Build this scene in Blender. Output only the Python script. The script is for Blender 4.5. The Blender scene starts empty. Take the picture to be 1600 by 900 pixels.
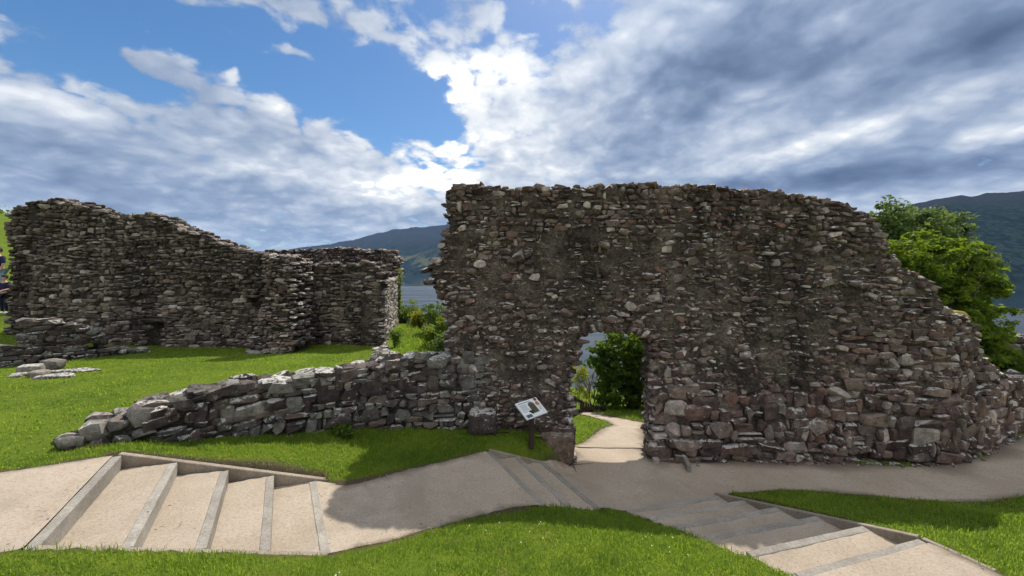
import bpy, bmesh, math, random
import numpy as np
from mathutils import Vector, Matrix
from mathutils.geometry import delaunay_2d_cdt

# ------------------------------------------------------------------ measures
F, CU, CV, EYE = 600.0, 800.0, 422.0, 3.4      # focal length (px), principal column, horizon row, eye height over the landing
R = math.radians
scene = bpy.context.scene
COL = scene.collection
rng = np.random.default_rng(7)
random.seed(7)


def pt(u, v, h):
    """photo pixel lying h metres below the eye -> world point"""
    y = F * h / (v - CV)
    return ((u - CU) * y / F, y, EYE - h)


def pd(u, v, y):
    return ((u - CU) * y / F, y, EYE - (v - CV) * y / F)


# ------------------------------------------------------------------ camera, sky, sun, exposure
cam_data = bpy.data.cameras.new('camera')
cam = bpy.data.objects.new('camera', cam_data)
COL.objects.link(cam)
cam.location = (0, 0, EYE)
cam.rotation_euler = (R(90), 0, 0)
cam_data.sensor_width = 36.0
cam_data.lens = F / 1600 * 36
cam_data.shift_y = (CV - 450) / 1600
cam_data.clip_start, cam_data.clip_end = 0.1, 40000
scene.camera = cam

SUN_EL, SUN_AZ = R(56.5), R(20)                   # azimuth to the right of straight ahead (+Y)
sun_data = bpy.data.lights.new('sun', 'SUN')
sun_data.energy, sun_data.angle, sun_data.color = 2.05, R(0.75), (1.0, 0.94, 0.84)
sun = bpy.data.objects.new('sun', sun_data)
COL.objects.link(sun)
sun_dir = Vector((math.cos(SUN_EL) * math.sin(SUN_AZ), math.cos(SUN_EL) * math.cos(SUN_AZ), math.sin(SUN_EL)))
sun.rotation_euler = sun_dir.to_track_quat('Z', 'Y').to_euler()
sun.location = (20, 40, 60)

scene.view_settings.view_transform = 'Standard'
scene.view_settings.look = 'None'
scene.view_settings.exposure = 1.3
scene.view_settings.gamma = 1.0
scene.view_settings.use_curve_mapping = False
try:
    scene.cycles.use_denoising = True
    scene.cycles.max_bounces = 8
    scene.cycles.transparent_max_bounces = 8
except Exception:
    pass


class NT:
    """tiny node-tree builder"""
    def __init__(self, tree):
        self.t = tree
        tree.nodes.clear()

    def n(self, kind, props=None, **ins):
        nd = self.t.nodes.new(kind)
        for k, v in (props or {}).items():
            setattr(nd, k, v)
        for k, v in ins.items():
            key = int(k[1:]) if k[0] == 'i' and k[1:].isdigit() else k.replace('_', ' ')
            self.set(nd, key, v)
        return nd

    def set(self, nd, key, v):
        s = nd.inputs[key]
        if isinstance(v, bpy.types.NodeSocket):
            self.t.links.new(v, s)
        else:
            s.default_value = v

    def m(self, op, a, b=0.0, c=None):
        nd = self.t.nodes.new('ShaderNodeMath')
        nd.operation = op
        self.set(nd, 0, a)
        self.set(nd, 1, b)
        if c is not None:
            self.set(nd, 2, c)
        return nd.outputs[0]

    def mapr(self, v, a, b, c=0.0, d=1.0, smooth=True):
        nd = self.t.nodes.new('ShaderNodeMapRange')
        nd.interpolation_type = 'SMOOTHSTEP' if smooth else 'LINEAR'
        self.set(nd, 0, v)
        for i, x in enumerate((a, b, c, d)):
            self.set(nd, i + 1, x)
        return nd.outputs[0]

    def mix(self, f, a, b, blend='MIX'):
        nd = self.t.nodes.new('ShaderNodeMix')
        nd.data_type = 'RGBA'
        nd.blend_type = blend
        nd.clamp_factor = True
        self.set(nd, 0, f)
        self.set(nd, 6, a if isinstance(a, bpy.types.NodeSocket) else (*a, 1))
        self.set(nd, 7, b if isinstance(b, bpy.types.NodeSocket) else (*b, 1))
        return nd.outputs[2]

    def noise(self, vec, scale, detail=5, rough=0.55, dist=0.0):
        nd = self.t.nodes.new('ShaderNodeTexNoise')
        if vec is not None:
            self.set(nd, 'Vector', vec)
        nd.inputs['Scale'].default_value = scale
        nd.inputs['Detail'].default_value = detail
        nd.inputs['Roughness'].default_value = rough
        nd.inputs['Distortion'].default_value = dist
        return nd.outputs['Fac']

    def ramp(self, f, stops, interp='LINEAR'):
        nd = self.t.nodes.new('ShaderNodeValToRGB')
        nd.color_ramp.interpolation = interp
        els = nd.color_ramp.elements
        while len(els) < len(stops):
            els.new(0.5)
        for e, (p, c) in zip(els, stops):
            e.position = p
            e.color = (*c, 1)
        self.set(nd, 0, f)
        return nd.outputs[0]


world = bpy.data.worlds.new('World')
scene.world = world
world.use_nodes = True


def build_world():
    w = NT(world.node_tree)
    tc = w.n('ShaderNodeTexCoord').outputs['Generated']
    sep = w.n('ShaderNodeSeparateXYZ', None, Vector=tc)
    x, y, z = sep.outputs
    az = w.m('MULTIPLY', w.m('ARCTAN2', x, y), 180 / math.pi)
    el = w.m('MULTIPLY', w.m('ARCSINE', z), 180 / math.pi)
    zz = w.m('ADD', w.m('MAXIMUM', z, 0.0), 0.30)
    cx, cy = w.m('DIVIDE', x, zz), w.m('DIVIDE', y, zz)
    pl = w.n('ShaderNodeCombineXYZ', None, X=cx, Y=cy, Z=0.0).outputs[0]

    def field(blobs):
        """sum of soft elliptical lobes given as photo pixels (u, v, half width, half height, tilt, weight), turned into sky angles"""
        tot = None
        for (u, v, su, sv, tilt, wt) in blobs:
            a0 = math.degrees(math.atan2(u - CU, F))
            e0 = math.degrees(math.atan2(CV - v, math.hypot(F, u - CU)))
            k = math.cos(math.radians(a0)) * 57.3 / F
            sa, se = su * k * math.cos(math.radians(a0)) ** 1.0, sv * k
            dx, dy = w.m('SUBTRACT', az, a0), w.m('SUBTRACT', el, e0)
            c, s = math.cos(R(tilt)), math.sin(R(tilt))
            p = w.m('DIVIDE', w.m('ADD', w.m('MULTIPLY', dx, c), w.m('MULTIPLY', dy, s)), sa)
            q = w.m('DIVIDE', w.m('SUBTRACT', w.m('MULTIPLY', dy, c), w.m('MULTIPLY', dx, s)), se)
            r2 = w.m('ADD', w.m('MULTIPLY', p, p), w.m('MULTIPLY', q, q))
            g = w.m('MULTIPLY', w.m('EXPONENT', w.m('MULTIPLY', r2, -1.0)), wt)
            tot = g if tot is None else w.m('ADD', tot, g)
        return tot

    cover = field([
        (470, 118, 260, 40, -12, -0.32), (60, 50, 190, 70, 0, -0.34), (200, 140, 90, 24, -14, -0.14), (660, 175, 90, 42, -30, -0.30),
        (840, 25, 60, 60, 0, -0.34), (620, 70, 120, 40, 0, -0.22), (330, 70, 150, 30, 0, -0.20), (575, 195, 90, 24, -30, -0.16), (690, 160, 50, 30, 0, -0.10), (90, 95, 160, 20, -6, -0.14),
        (520, 32, 220, 20, -5, 0.20), (235, 97, 62, 14, 0, 0.36), (440, 76, 70, 9, 0, 0.30), (330, 35, 120, 14, -20, 0.18), (620, 75, 60, 16, -20, 0.16),
        (110, 230, 300, 90, -16, 0.30), (400, 215, 170, 60, -20, 0.20), (540, 265, 150, 46, -10, 0.20), (420, 315, 500, 60, 0, 0.25),
        (1250, 160, 460, 210, 0, 0.52), (770, 112, 150, 42, 0, 0.22), (770, 235, 140, 46, 0, 0.22), (800, 175, 110, 30, 0, 0.10),
        (1000, 60, 160, 90, 20, 0.1),
    ])
    cover = w.m('ADD', w.m('ADD', cover, field([(800, 150, 1500, 560, 0, -0.24)])), 0.36)  # cover thickened out of view, so its white cloud lifts the shaded ground
    n1 = w.noise(pl, 1.9, 9, 0.56, 0.15)
    n2 = w.noise(pl, 7.5, 7, 0.6, 0.1)
    n4 = w.noise(pl, 22.0, 6, 0.62, 0.25)
    cover = w.m('ADD', cover, w.m('MULTIPLY', w.m('SUBTRACT', n4, 0.5), 0.30))
    # cauliflower lumps: cells of a warped Voronoi pattern
    wn = w.n('ShaderNodeTexNoise', None, Vector=pl, Scale=6.0, Detail=4.0).outputs['Color']
    wsh = w.n('ShaderNodeVectorMath', {'operation': 'MULTIPLY_ADD'}, i0=wn, i1=(0.22, 0.22, 0.0), i2=pl).outputs[0]
    vor = w.n('ShaderNodeTexVoronoi', {'feature': 'SMOOTH_F1'}, Vector=wsh, Scale=9.0, Detail=1.0, Roughness=0.5, Smoothness=0.35).outputs['Distance']
    puff = w.m('SUBTRACT', 0.66, vor)
    cover = w.m('ADD', cover, w.m('MULTIPLY', puff, 0.42))
    dens = w.m('ADD', w.m('ADD', w.m('MULTIPLY', n1, 0.50), w.m('MULTIPLY', n2, 0.62)), cover)
    mask = w.mapr(dens, 0.55, 0.77)
    # brightness of the clouds: thin edges white, thick bases blue grey
    shade = field([
        (330, 265, 420, 46, -14, 0.26), (90, 160, 160, 22, -20, 0.04), (760, 120, 160, 60, 0, 0.30), (760, 250, 150, 55, 0, 0.30),
        (1180, 150, 130, 26, 30, 0.26), (1420, 175, 220, 20, 10, 0.22), (960, 40, 80, 60, 40, 0.28), (1150, 262, 90, 16, 10, 0.24), (620, 290, 160, 30, 0, 0.2),
        (80, 230, 200, 30, -5, -0.12), (560, 325, 170, 22, -6, -0.26), (120, 315, 200, 22, -8, -0.06), (1040, 170, 130, 110, 20, -0.20),
        (1290, 85, 60, 20, 0, -0.28), (1480, 95, 170, 34, 14, -0.28), (1400, 265, 240, 26, 2, -0.26), (1560, 40, 130, 60, 0, -0.18), (1150, 60, 120, 60, 0, -0.16),
        (1250, 285, 260, 18, 0, -0.26), (1330, 40, 420, 80, 0, -0.08), (330, 268, 300, 20, -14, -0.10), (60, 285, 140, 20, 0, -0.14), (450, 355, 200, 12, 0, -0.10), (1130, 225, 200, 26, 15, 0.12), (1560, 215, 120, 14, 8, 0.30), (760, 110, 120, 26, 0, 0.14), (420, 160, 120, 20, -25, 0.22), (140, 215, 260, 60, -14, -0.16), (300, 300, 300, 30, -10, -0.10), (820, 200, 160, 70, 0, 0.16), (660, 300, 130, 60, 0, 0.20), (560, 215, 130, 40, -15, 0.16), (1600, 330, 120, 40, 0, 0.12), (700, 100, 140, 50, 0, 0.10),
    ])
    n3 = w.noise(pl, 3.2, 7, 0.55, 0.25)
    shade = w.m('ADD', shade, w.m('ADD', w.m('MULTIPLY', w.m('SUBTRACT', n4, 0.5), 0.14), w.m('MULTIPLY', puff, 0.30)))
    lum = w.m('ADD', w.m('ADD', shade, w.m('MULTIPLY', w.m('SUBTRACT', n3, 0.5), 1.0)), w.m('MULTIPLY', w.m('SUBTRACT', n2, 0.5), 0.32))
    # backlit bases in the part of the sky ahead; front-lit clouds out of view are made extra bright to fill the shade
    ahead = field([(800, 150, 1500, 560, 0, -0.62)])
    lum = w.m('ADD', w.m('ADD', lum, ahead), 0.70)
    ccol = w.ramp(w.mapr(lum, -0.5, 1.0, 0, 1, False),
                  [(0.0, (0.24, 0.35, 0.60)), (0.2, (0.50, 0.67, 1.04)), (0.38, (0.93, 1.15, 1.55)), (0.55, (1.7, 1.86, 2.12)), (0.68, (2.6, 2.65, 2.7)), (1.0, (10.0, 9.7, 9.2))])
    # glow of the sun behind the cloud, above the picture
    dot = w.n('ShaderNodeVectorMath', {'operation': 'DOT_PRODUCT'}, i0=tc, i1=tuple(sun_dir)).outputs['Value']
    glow = w.m('POWER', w.m('MAXIMUM', dot, 0.0), 9.0)
    gmul = w.m('ADD', 1.0, w.m('MULTIPLY', glow, 0.4))
    gc = w.n('ShaderNodeCombineXYZ', None, X=gmul, Y=gmul, Z=gmul).outputs[0]
    ccol = w.mix(1.0, ccol, gc, 'MULTIPLY')
    sky = w.n('ShaderNodeTexSky', {'sky_type': 'NISHITA', 'sun_disc': False, 'sun_elevation': SUN_EL, 'sun_rotation': SUN_AZ,
                                   'altitude': 50, 'air_density': 1.0, 'dust_density': 0.6, 'ozone_density': 2.0})
    hs = w.n('ShaderNodeHueSaturation', None, Saturation=1.30, Value=0.33, Color=sky.outputs[0])
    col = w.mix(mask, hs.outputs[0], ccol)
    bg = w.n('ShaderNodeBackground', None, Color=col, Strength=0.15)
    out = w.n('ShaderNodeOutputWorld', None, Surface=bg.outputs[0])


build_world()


# ------------------------------------------------------------------ naming helpers
def tag(o, label=None, cat=None, group=None, kind=None):
    if label:
        o['label'] = label
    if cat:
        o['category'] = cat
    if group:
        o['group'] = group
    if kind:
        o['kind'] = kind
    return o


def empty(name, loc, label, cat, group=None, kind='thing'):
    o = bpy.data.objects.new(name, None)
    o.empty_display_size = 0.2
    o.location = loc
    COL.objects.link(o)
    return tag(o, label, cat, group, kind)


def link(name, me, mat=None, parent=None):
    o = bpy.data.objects.new(name, me)
    if mat is not None and not me.materials:
        me.materials.append(mat)
    COL.objects.link(o)
    if parent is not None:
        o.parent = parent
        o.matrix_parent_inverse = Matrix.Translation(parent.location).inverted()
    return o


def mesh_np(name, verts, faces, smooth=False):
    """verts (n,3); faces: an (m,k) int array or a list of such arrays"""
    me = bpy.data.meshes.new(name)
    verts = np.asarray(verts, np.float32)
    arrs = [np.asarray(f, np.int32) for f in (faces if isinstance(faces, list) else [faces]) if len(f)]
    me.vertices.add(len(verts))
    me.vertices.foreach_set('co', verts.ravel())
    nl = sum(a.size for a in arrs)
    me.loops.add(nl)
    me.loops.foreach_set('vertex_index', np.concatenate([a.ravel() for a in arrs]))
    starts, off = [], 0
    for a in arrs:
        starts.append(off + np.arange(len(a)) * a.shape[1])
        off += a.size
    starts = np.concatenate(starts).astype(np.int32)
    me.polygons.add(len(starts))
    me.polygons.foreach_set('loop_start', starts)
    me.polygons.foreach_set('use_smooth', np.full(len(starts), bool(smooth)))
    me.update(calc_edges=True)
    me.validate()
    return me


def box_data(sx, sy, sz, bev=0.0):
    bm = bmesh.new()
    bmesh.ops.create_cube(bm, size=1)
    bmesh.ops.scale(bm, vec=(sx, sy, sz), verts=bm.verts)
    if bev:
        bmesh.ops.bevel(bm, geom=bm.edges[:], offset=bev, segments=1, affect='EDGES')
    return bm


def bm_obj(name, bm, mat, parent=None, smooth=False):
    me = bpy.data.meshes.new(name)
    bm.normal_update()
    bm.to_mesh(me)
    bm.free()
    if smooth:
        me.polygons.foreach_set('use_smooth', [True] * len(me.polygons))
    return link(name, me, mat, parent)


def bar(bm, a, b, w, h, up=(0, 0, 1), bev=0.0):
    """a box from a to b, w wide, h tall, hung below the line a-b"""
    a, b = Vector(a), Vector(b)
    d = (b - a)
    L = d.length
    d.normalize()
    side = d.cross(Vector(up)).normalized()
    upv = side.cross(d)
    t = box_data(L, w, h, bev)
    M = Matrix((d, side, upv)).transposed().to_4x4()
    M.translation = (a + b) / 2 - upv * h / 2
    t.transform(M)
    me = bpy.data.meshes.new('tmp')
    t.to_mesh(me)
    t.free()
    bm.from_mesh(me)
    bpy.data.meshes.remove(me)


def tube(bm, pts, radii, seg=6):
    rings = []
    pts = [Vector(p) for p in pts]
    for i, p in enumerate(pts):
        d = (pts[min(i + 1, len(pts) - 1)] - pts[max(i - 1, 0)]).normalized()
        ref = Vector((1, 0, 0)) if abs(d.x) < 0.8 else Vector((0, 1, 0))
        a = d.cross(ref).normalized()
        b = d.cross(a)
        rings.append([bm.verts.new(p + (a * math.cos(t) + b * math.sin(t)) * radii[i]) for t in (2 * math.pi * k / seg for k in range(seg))])
    for r0, r1 in zip(rings, rings[1:]):
        for k in range(seg):
            bm.faces.new((r0[k], r0[(k + 1) % seg], r1[(k + 1) % seg], r1[k]))
    bm.faces.new(rings[0][::-1])
    bm.faces.new(rings[-1])


# ------------------------------------------------------------------ numeric noise for shapes
def vnoise(p, seed=0):
    """smooth value noise, p (n,3) -> (n,) in -1..1"""
    p = np.asarray(p, np.float64)
    i = np.floor(p).astype(np.int64)
    f = p - i
    f = f * f * (3 - 2 * f)
    out = np.zeros(len(p))
    for dx in (0, 1):
        for dy in (0, 1):
            for dz in (0, 1):
                h = ((i[:, 0] + dx) * 374761393 + (i[:, 1] + dy) * 668265263 + (i[:, 2] + dz) * 2147483647 + seed * 974634777) & 0x7fffffff
                h = ((h ^ (h >> 13)) * 1274126177) & 0x7fffffff
                h = (h ^ (h >> 16)) & 0xffff
                wgt = (f[:, 0] if dx else 1 - f[:, 0]) * (f[:, 1] if dy else 1 - f[:, 1]) * (f[:, 2] if dz else 1 - f[:, 2])
                out += wgt * (h / 32767.5 - 1)
    return out


def n2(x, y, s, seed=0):
    x = np.atleast_1d(np.asarray(x, float))
    y = np.atleast_1d(np.asarray(y, float))
    return vnoise(np.stack([x * s, y * s, np.zeros_like(x)], 1), seed)


def in_poly(x, y, poly):
    x = np.asarray(x, float)
    y = np.asarray(y, float)
    ins = np.zeros(x.shape, bool)
    n = len(poly)
    for i in range(n):
        x0, y0 = poly[i][:2]
        x1, y1 = poly[(i + 1) % n][:2]
        if y0 == y1:
            continue
        c = ((y0 > y) != (y1 > y)) & (x < (x1 - x0) * (y - y0) / (y1 - y0) + x0)
        ins ^= c
    return ins


def poly_dist(x, y, poly):
    x = np.asarray(x, float)
    y = np.asarray(y, float)
    d = np.full(x.shape, 1e9)
    n = len(poly)
    for i in range(n):
        x0, y0 = poly[i][:2]
        x1, y1 = poly[(i + 1) % n][:2]
        L2 = (x1 - x0) ** 2 + (y1 - y0) ** 2 + 1e-12
        t = np.clip(((x - x0) * (x1 - x0) + (y - y0) * (y1 - y0)) / L2, 0, 1)
        d = np.minimum(d, np.hypot(x - x0 - t * (x1 - x0), y - y0 - t * (y1 - y0)))
    return d


# ------------------------------------------------------------------ materials
def material(name):
    m = bpy.data.materials.new(name)
    m.use_nodes = True
    return m, NT(m.node_tree)


def finish(m, t, color, rough=0.9, bump=None, bstr=0.3, bdist=0.02, spec=0.2, translucent=None):
    p = t.n('ShaderNodeBsdfPrincipled', None, Roughness=rough)
    t.set(p, 'Base Color', color if isinstance(color, bpy.types.NodeSocket) else (*color, 1))
    p.inputs['Specular IOR Level'].default_value = spec
    if bump is not None:
        b = t.n('ShaderNodeBump', None, Strength=bstr, Distance=bdist, Height=bump)
        t.set(p, 'Normal', b.outputs[0])
    sh = p.outputs[0]
    if translucent is not None:
        tr = t.n('ShaderNodeBsdfTranslucent', None, Color=translucent[1])
        mx = t.n('ShaderNodeMixShader', None, i0=translucent[0], i1=sh, i2=tr.outputs[0])
        sh = mx.outputs[0]
    t.n('ShaderNodeOutputMaterial', None, Surface=sh)
    return m


def stone_material(name, stops, lichen=0.45, tint=(1, 1, 1), streak=0.5, moss=0.0, gain=1.0):
    m, t = material(name)
    geo = t.n('ShaderNodeNewGeometry')
    pos = geo.outputs['Position']
    oi = t.n('ShaderNodeObjectInfo').outputs['Random']
    r = t.m('FRACT', t.m('ADD', geo.outputs['Random Per Island'], t.m('MULTIPLY', oi, 7.31)))
    col = t.ramp(r, stops)
    big = t.noise(pos, 9.0, 6, 0.65)
    fine = t.noise(pos, 55.0, 4, 0.7)
    k = t.m('MULTIPLY', t.mapr(big, 0.25, 0.75, 0.55, 1.45), t.mapr(fine, 0.2, 0.8, 0.72, 1.28))
    # rain streaks and black algae: long vertical stains
    mp = t.n('ShaderNodeMapping', None, Vector=pos, Scale=(1.3, 1.3, 0.22))
    st = t.noise(mp.outputs[0], 1.0, 5, 0.6)
    k = t.m('MULTIPLY', k, t.mapr(st, 0.35, 0.68, 1.0 + 0.25 * streak, 1.0 - 0.62 * streak))
    k = t.m('MULTIPLY', k, gain)
    kc = t.n('ShaderNodeCombineXYZ', None, X=t.m('MULTIPLY', k, tint[0]), Y=t.m('MULTIPLY', k, tint[1]), Z=t.m('MULTIPLY', k, tint[2])).outputs[0]
    col = t.mix(1.0, col, kc, 'MULTIPLY')
    # lichen: pale crusts, mostly on ledges that catch the rain
    nz = t.n('ShaderNodeSeparateXYZ', None, Vector=geo.outputs['Normal']).outputs[2]
    ln = t.noise(pos, 14.0, 6, 0.7, 0.4)
    lthr = t.m('ADD', ln, t.m('MULTIPLY', t.mapr(nz, 0.1, 0.9), 0.16))
    spot = t.noise(pos, 38.0, 3, 0.7)
    lm = t.m('MULTIPLY', t.m('MAXIMUM', t.mapr(lthr, 0.60, 0.68), t.mapr(spot, 0.68, 0.74, 0.0, 0.8)), lichen)
    lm = t.m('MULTIPLY', lm, t.mapr(t.m('FRACT', t.m('MULTIPLY', r, 13.7)), 0.25, 0.6, 0.1, 1.0))
    col = t.mix(lm, col, (0.50, 0.48, 0.44))
    if moss > 0:
        mn = t.noise(pos, 3.0, 5, 0.65)
        mm = t.m('MULTIPLY', t.mapr(mn, 0.52, 0.68), moss)
        col = t.mix(mm, col, (0.055, 0.062, 0.022))
    bmp = t.m('ADD', t.m('MULTIPLY', big, 1.0), t.m('MULTIPLY', fine, 0.45))
    return finish(m, t, col, 0.92, bmp, 0.75, 0.035, 0.15)


STOPS_MAIN = [(0.0, (0.060, 0.045, 0.043)), (0.18, (0.085, 0.066, 0.060)), (0.40, (0.108, 0.088, 0.078)), (0.54, (0.14, 0.092, 0.074)),
              (0.64, (0.125, 0.112, 0.10)), (0.78, (0.165, 0.135, 0.11)), (0.90, (0.17, 0.16, 0.145)), (0.96, (0.28, 0.265, 0.235)), (1.0, (0.45, 0.43, 0.39))]
STOPS_LEFT = [(0.0, (0.05, 0.042, 0.038)), (0.3, (0.09, 0.076, 0.066)), (0.55, (0.12, 0.104, 0.088)), (0.72, (0.145, 0.12, 0.10)),
              (0.88, (0.19, 0.17, 0.145)), (1.0, (0.36, 0.34, 0.31))]
STOPS_LOW = [(0.0, (0.075, 0.058, 0.058)), (0.25, (0.13, 0.10, 0.098)), (0.45, (0.14, 0.14, 0.135)), (0.62, (0.19, 0.14, 0.12)),
             (0.8, (0.20, 0.20, 0.19)), (1.0, (0.33, 0.31, 0.28))]
M_MAIN = stone_material('rubble_stone', STOPS_MAIN, 0.95, (1.07, 0.945, 0.93), 0.85, gain=1.06)
M_LEFT = stone_material('weathered_stone', STOPS_LEFT, 0.5, (1.06, 0.96, 0.92), 0.9, gain=1.04)
M_LOW = stone_material('low_wall_stone', STOPS_LOW, 0.95, (1.02, 0.98, 0.95), 0.25, 0.3, gain=0.66)
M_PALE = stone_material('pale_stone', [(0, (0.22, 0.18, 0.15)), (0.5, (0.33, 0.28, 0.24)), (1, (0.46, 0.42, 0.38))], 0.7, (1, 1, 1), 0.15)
M_BLOCK = stone_material('block_stone', [(0, (0.16, 0.14, 0.12)), (0.5, (0.22, 0.20, 0.18)), (1, (0.28, 0.26, 0.23))], 0.9, (1, 1, 1), 0.1, 0.2)


def mortar_material(name, a, b):
    m, t = material(name)
    geo = t.n('ShaderNodeNewGeometry')
    pos = geo.outputs['Position']
    n_a, n_b = t.noise(pos, 2.0, 6, 0.65), t.noise(pos, 18.0, 6, 0.75, 0.5)
    mp = t.n('ShaderNodeMapping', None, Vector=pos, Scale=(1.3, 1.3, 0.22))
    st = t.noise(mp.outputs[0], 1.0, 5, 0.6)
    col = t.mix(t.mapr(n_a, 0.35, 0.65), a, b)
    k = t.m('MULTIPLY', t.mapr(n_b, 0.3, 0.75, 0.4, 1.35), t.mapr(st, 0.35, 0.68, 1.1, 0.6))
    kc = t.n('ShaderNodeCombineXYZ', None, X=k, Y=k, Z=k).outputs[0]
    col = t.mix(1.0, col, kc, 'MULTIPLY')
    v = t.n('ShaderNodeTexVoronoi', {'feature': 'F1'}, Vector=pos, Scale=22.0).outputs['Distance']
    return finish(m, t, col, 0.95, t.m('SUBTRACT', n_b, t.m('MULTIPLY', v, 0.5)), 1.0, 0.06, 0.1)


M_MORTAR = mortar_material('lime_mortar', (0.075, 0.058, 0.052), (0.20, 0.165, 0.13))
M_MORTAR_L = mortar_material('dark_mortar', (0.05, 0.042, 0.035), (0.10, 0.085, 0.07))


def gravel_material():
    m, t = material('path_gravel')
    geo = t.n('ShaderNodeNewGeometry')
    pos = geo.outputs['Position']
    a = t.noise(pos, 1.1, 6, 0.68)
    stn = t.noise(pos, 0.55, 5, 0.7, 0.6)
    b = t.noise(pos, 38.0, 5, 0.85)
    c = t.noise(pos, 120.0, 3, 0.85)
    col = t.mix(t.mapr(a, 0.35, 0.65), (0.46, 0.378, 0.288), (0.54, 0.452, 0.362))
    col = t.mix(t.mapr(b, 0.42, 0.72, 0.0, 0.75), col, (0.27, 0.21, 0.16))
    col = t.mix(t.mapr(c, 0.55, 0.7, 0.0, 0.7), col, (0.70, 0.62, 0.52))
    col = t.mix(t.mapr(stn, 0.52, 0.66, 0.0, 0.38), col, (0.30, 0.25, 0.20))
    damp = t.n('ShaderNodeAttribute', {'attribute_name': 'damp'}).outputs['Fac']
    col = t.mix(damp, col, (0.12, 0.095, 0.07))
    v = t.n('ShaderNodeTexVoronoi', {'feature': 'F1'}, Vector=pos, Scale=5.0)
    speck = t.m('LESS_THAN', v.outputs['Distance'], 0.045)
    col = t.mix(t.m('MULTIPLY', speck, 0.7), col, (0.12, 0.095, 0.07))
    return finish(m, t, col, 0.95, t.m('ADD', b, t.m('MULTIPLY', c, 0.6)), 0.8, 0.02, 0.1)


M_GRAVEL = gravel_material()


def wood_material(name, a, b, sc=(2, 30, 30)):
    m, t = material(name)
    tc = t.n('ShaderNodeNewGeometry').outputs['Position']
    n_a = t.noise(tc, 3.0, 5, 0.6)
    n_b = t.noise(tc, 40.0, 4, 0.7)
    r = t.n('ShaderNodeObjectInfo').outputs['Random']
    col = t.mix(t.mapr(n_a, 0.3, 0.7), a, b)
    k = t.m('MULTIPLY', t.mapr(n_b, 0.25, 0.75, 0.72, 1.2), t.mapr(r, 0, 1, 0.86, 1.12, False))
    kc = t.n('ShaderNodeCombineXYZ', None, X=k, Y=k, Z=k).outputs[0]
    col = t.mix(1.0, col, kc, 'MULTIPLY')
    return finish(m, t, col, 0.85, n_b, 0.25, 0.01, 0.2)


M_BOARD = wood_material('weathered_timber', (0.245, 0.222, 0.19), (0.335, 0.31, 0.268))
M_KERB = wood_material('kerb_timber', (0.24, 0.195, 0.15), (0.33, 0.285, 0.225))
M_DARKWOOD = wood_material('dark_timber', (0.035, 0.026, 0.022), (0.07, 0.053, 0.043))
M_BARK = wood_material('bark', (0.05, 0.042, 0.033), (0.10, 0.088, 0.07))


def grass_material(name, blade, lo, mid, hi, yellow=0.35, tr=0.45):
    m, t = material(name)
    geo = t.n('ShaderNodeNewGeometry')
    pos = geo.outputs['Position']
    a = t.noise(pos, 0.9, 5, 0.6)
    b = t.noise(pos, 7.0, 4, 0.65)
    col = t.mix(t.mapr(a, 0.35, 0.68), lo, mid)
    col = t.mix(t.mapr(b, 0.45, 0.75, 0.0, 0.7), col, hi)
    dry = t.noise(pos, 2.3, 4, 0.7)
    if blade:
        r = geo.outputs['Random Per Island']
        col = t.mix(t.mapr(r, 0.0, 0.4, 0.5, 0.0), col, (lo[0] * 0.55, lo[1] * 0.6, lo[2] * 0.6))
        col = t.mix(t.mapr(dry, 0.56, 0.72, 0.0, 0.45), col, (0.34, 0.33, 0.09))
        clover = t.noise(pos, 3.7, 3, 0.6)
        col = t.mix(t.mapr(clover, 0.58, 0.66, 0.0, 0.55), col, (0.085, 0.20, 0.04))
        col = t.mix(t.mapr(r, 0.9, 1.0, 0.0, yellow * 2), col, (0.30, 0.26, 0.10))
        bright = t.n('ShaderNodeMix', {'data_type': 'RGBA'}, i0=0.35)
        t.set(bright, 6, col)
        t.set(bright, 7, (hi[0] * 1.2, hi[1] * 1.3, hi[2] * 0.6, 1))
        return finish(m, t, col, 0.6, None, spec=0.25, translucent=(tr, bright.outputs[2]))
    f = t.noise(pos, 60.0, 3, 0.8)
    col = t.mix(t.mapr(f, 0.3, 0.7, 0.55, 0.0), col, (lo[0] * 0.45, lo[1] * 0.42, lo[2] * 0.5))
    col = t.mix(t.mapr(dry, 0.60, 0.75, 0.0, yellow), col, (0.16, 0.12, 0.06))
    at = t.n('ShaderNodeAttribute', {'attribute_name': 'wear'}).outputs['Fac']
    col = t.mix(at, col, t.mix(f, (0.055, 0.04, 0.027), (0.13, 0.10, 0.07)))
    return finish(m, t, col, 0.95, f, 0.8, 0.03, 0.05)


M_TURF = grass_material('turf', False, (0.10, 0.155, 0.018), (0.15, 0.21, 0.022), (0.20, 0.24, 0.028))
M_BLADE = grass_material('grass_blade', True, (0.155, 0.255, 0.03), (0.255, 0.37, 0.042), (0.37, 0.45, 0.065), tr=0.62)


def leaf_material(name, lo, mid, hi, tr=0.45):
    m, t = material(name)
    geo = t.n('ShaderNodeNewGeometry')
    r = geo.outputs['Random Per Island']
    a = t.noise(geo.outputs['Position'], 1.2, 3, 0.6)
    col = t.mix(t.mapr(r, 0, 1, 0, 1, False), lo, mid)
    col = t.mix(t.mapr(a, 0.45, 0.7), col, hi)
    return finish(m, t, col, 0.5, None, spec=0.3, translucent=(tr, t.mix(0.5, col, (hi[0] * 1.3, hi[1] * 1.3, hi[2] * 0.6))))


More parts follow.
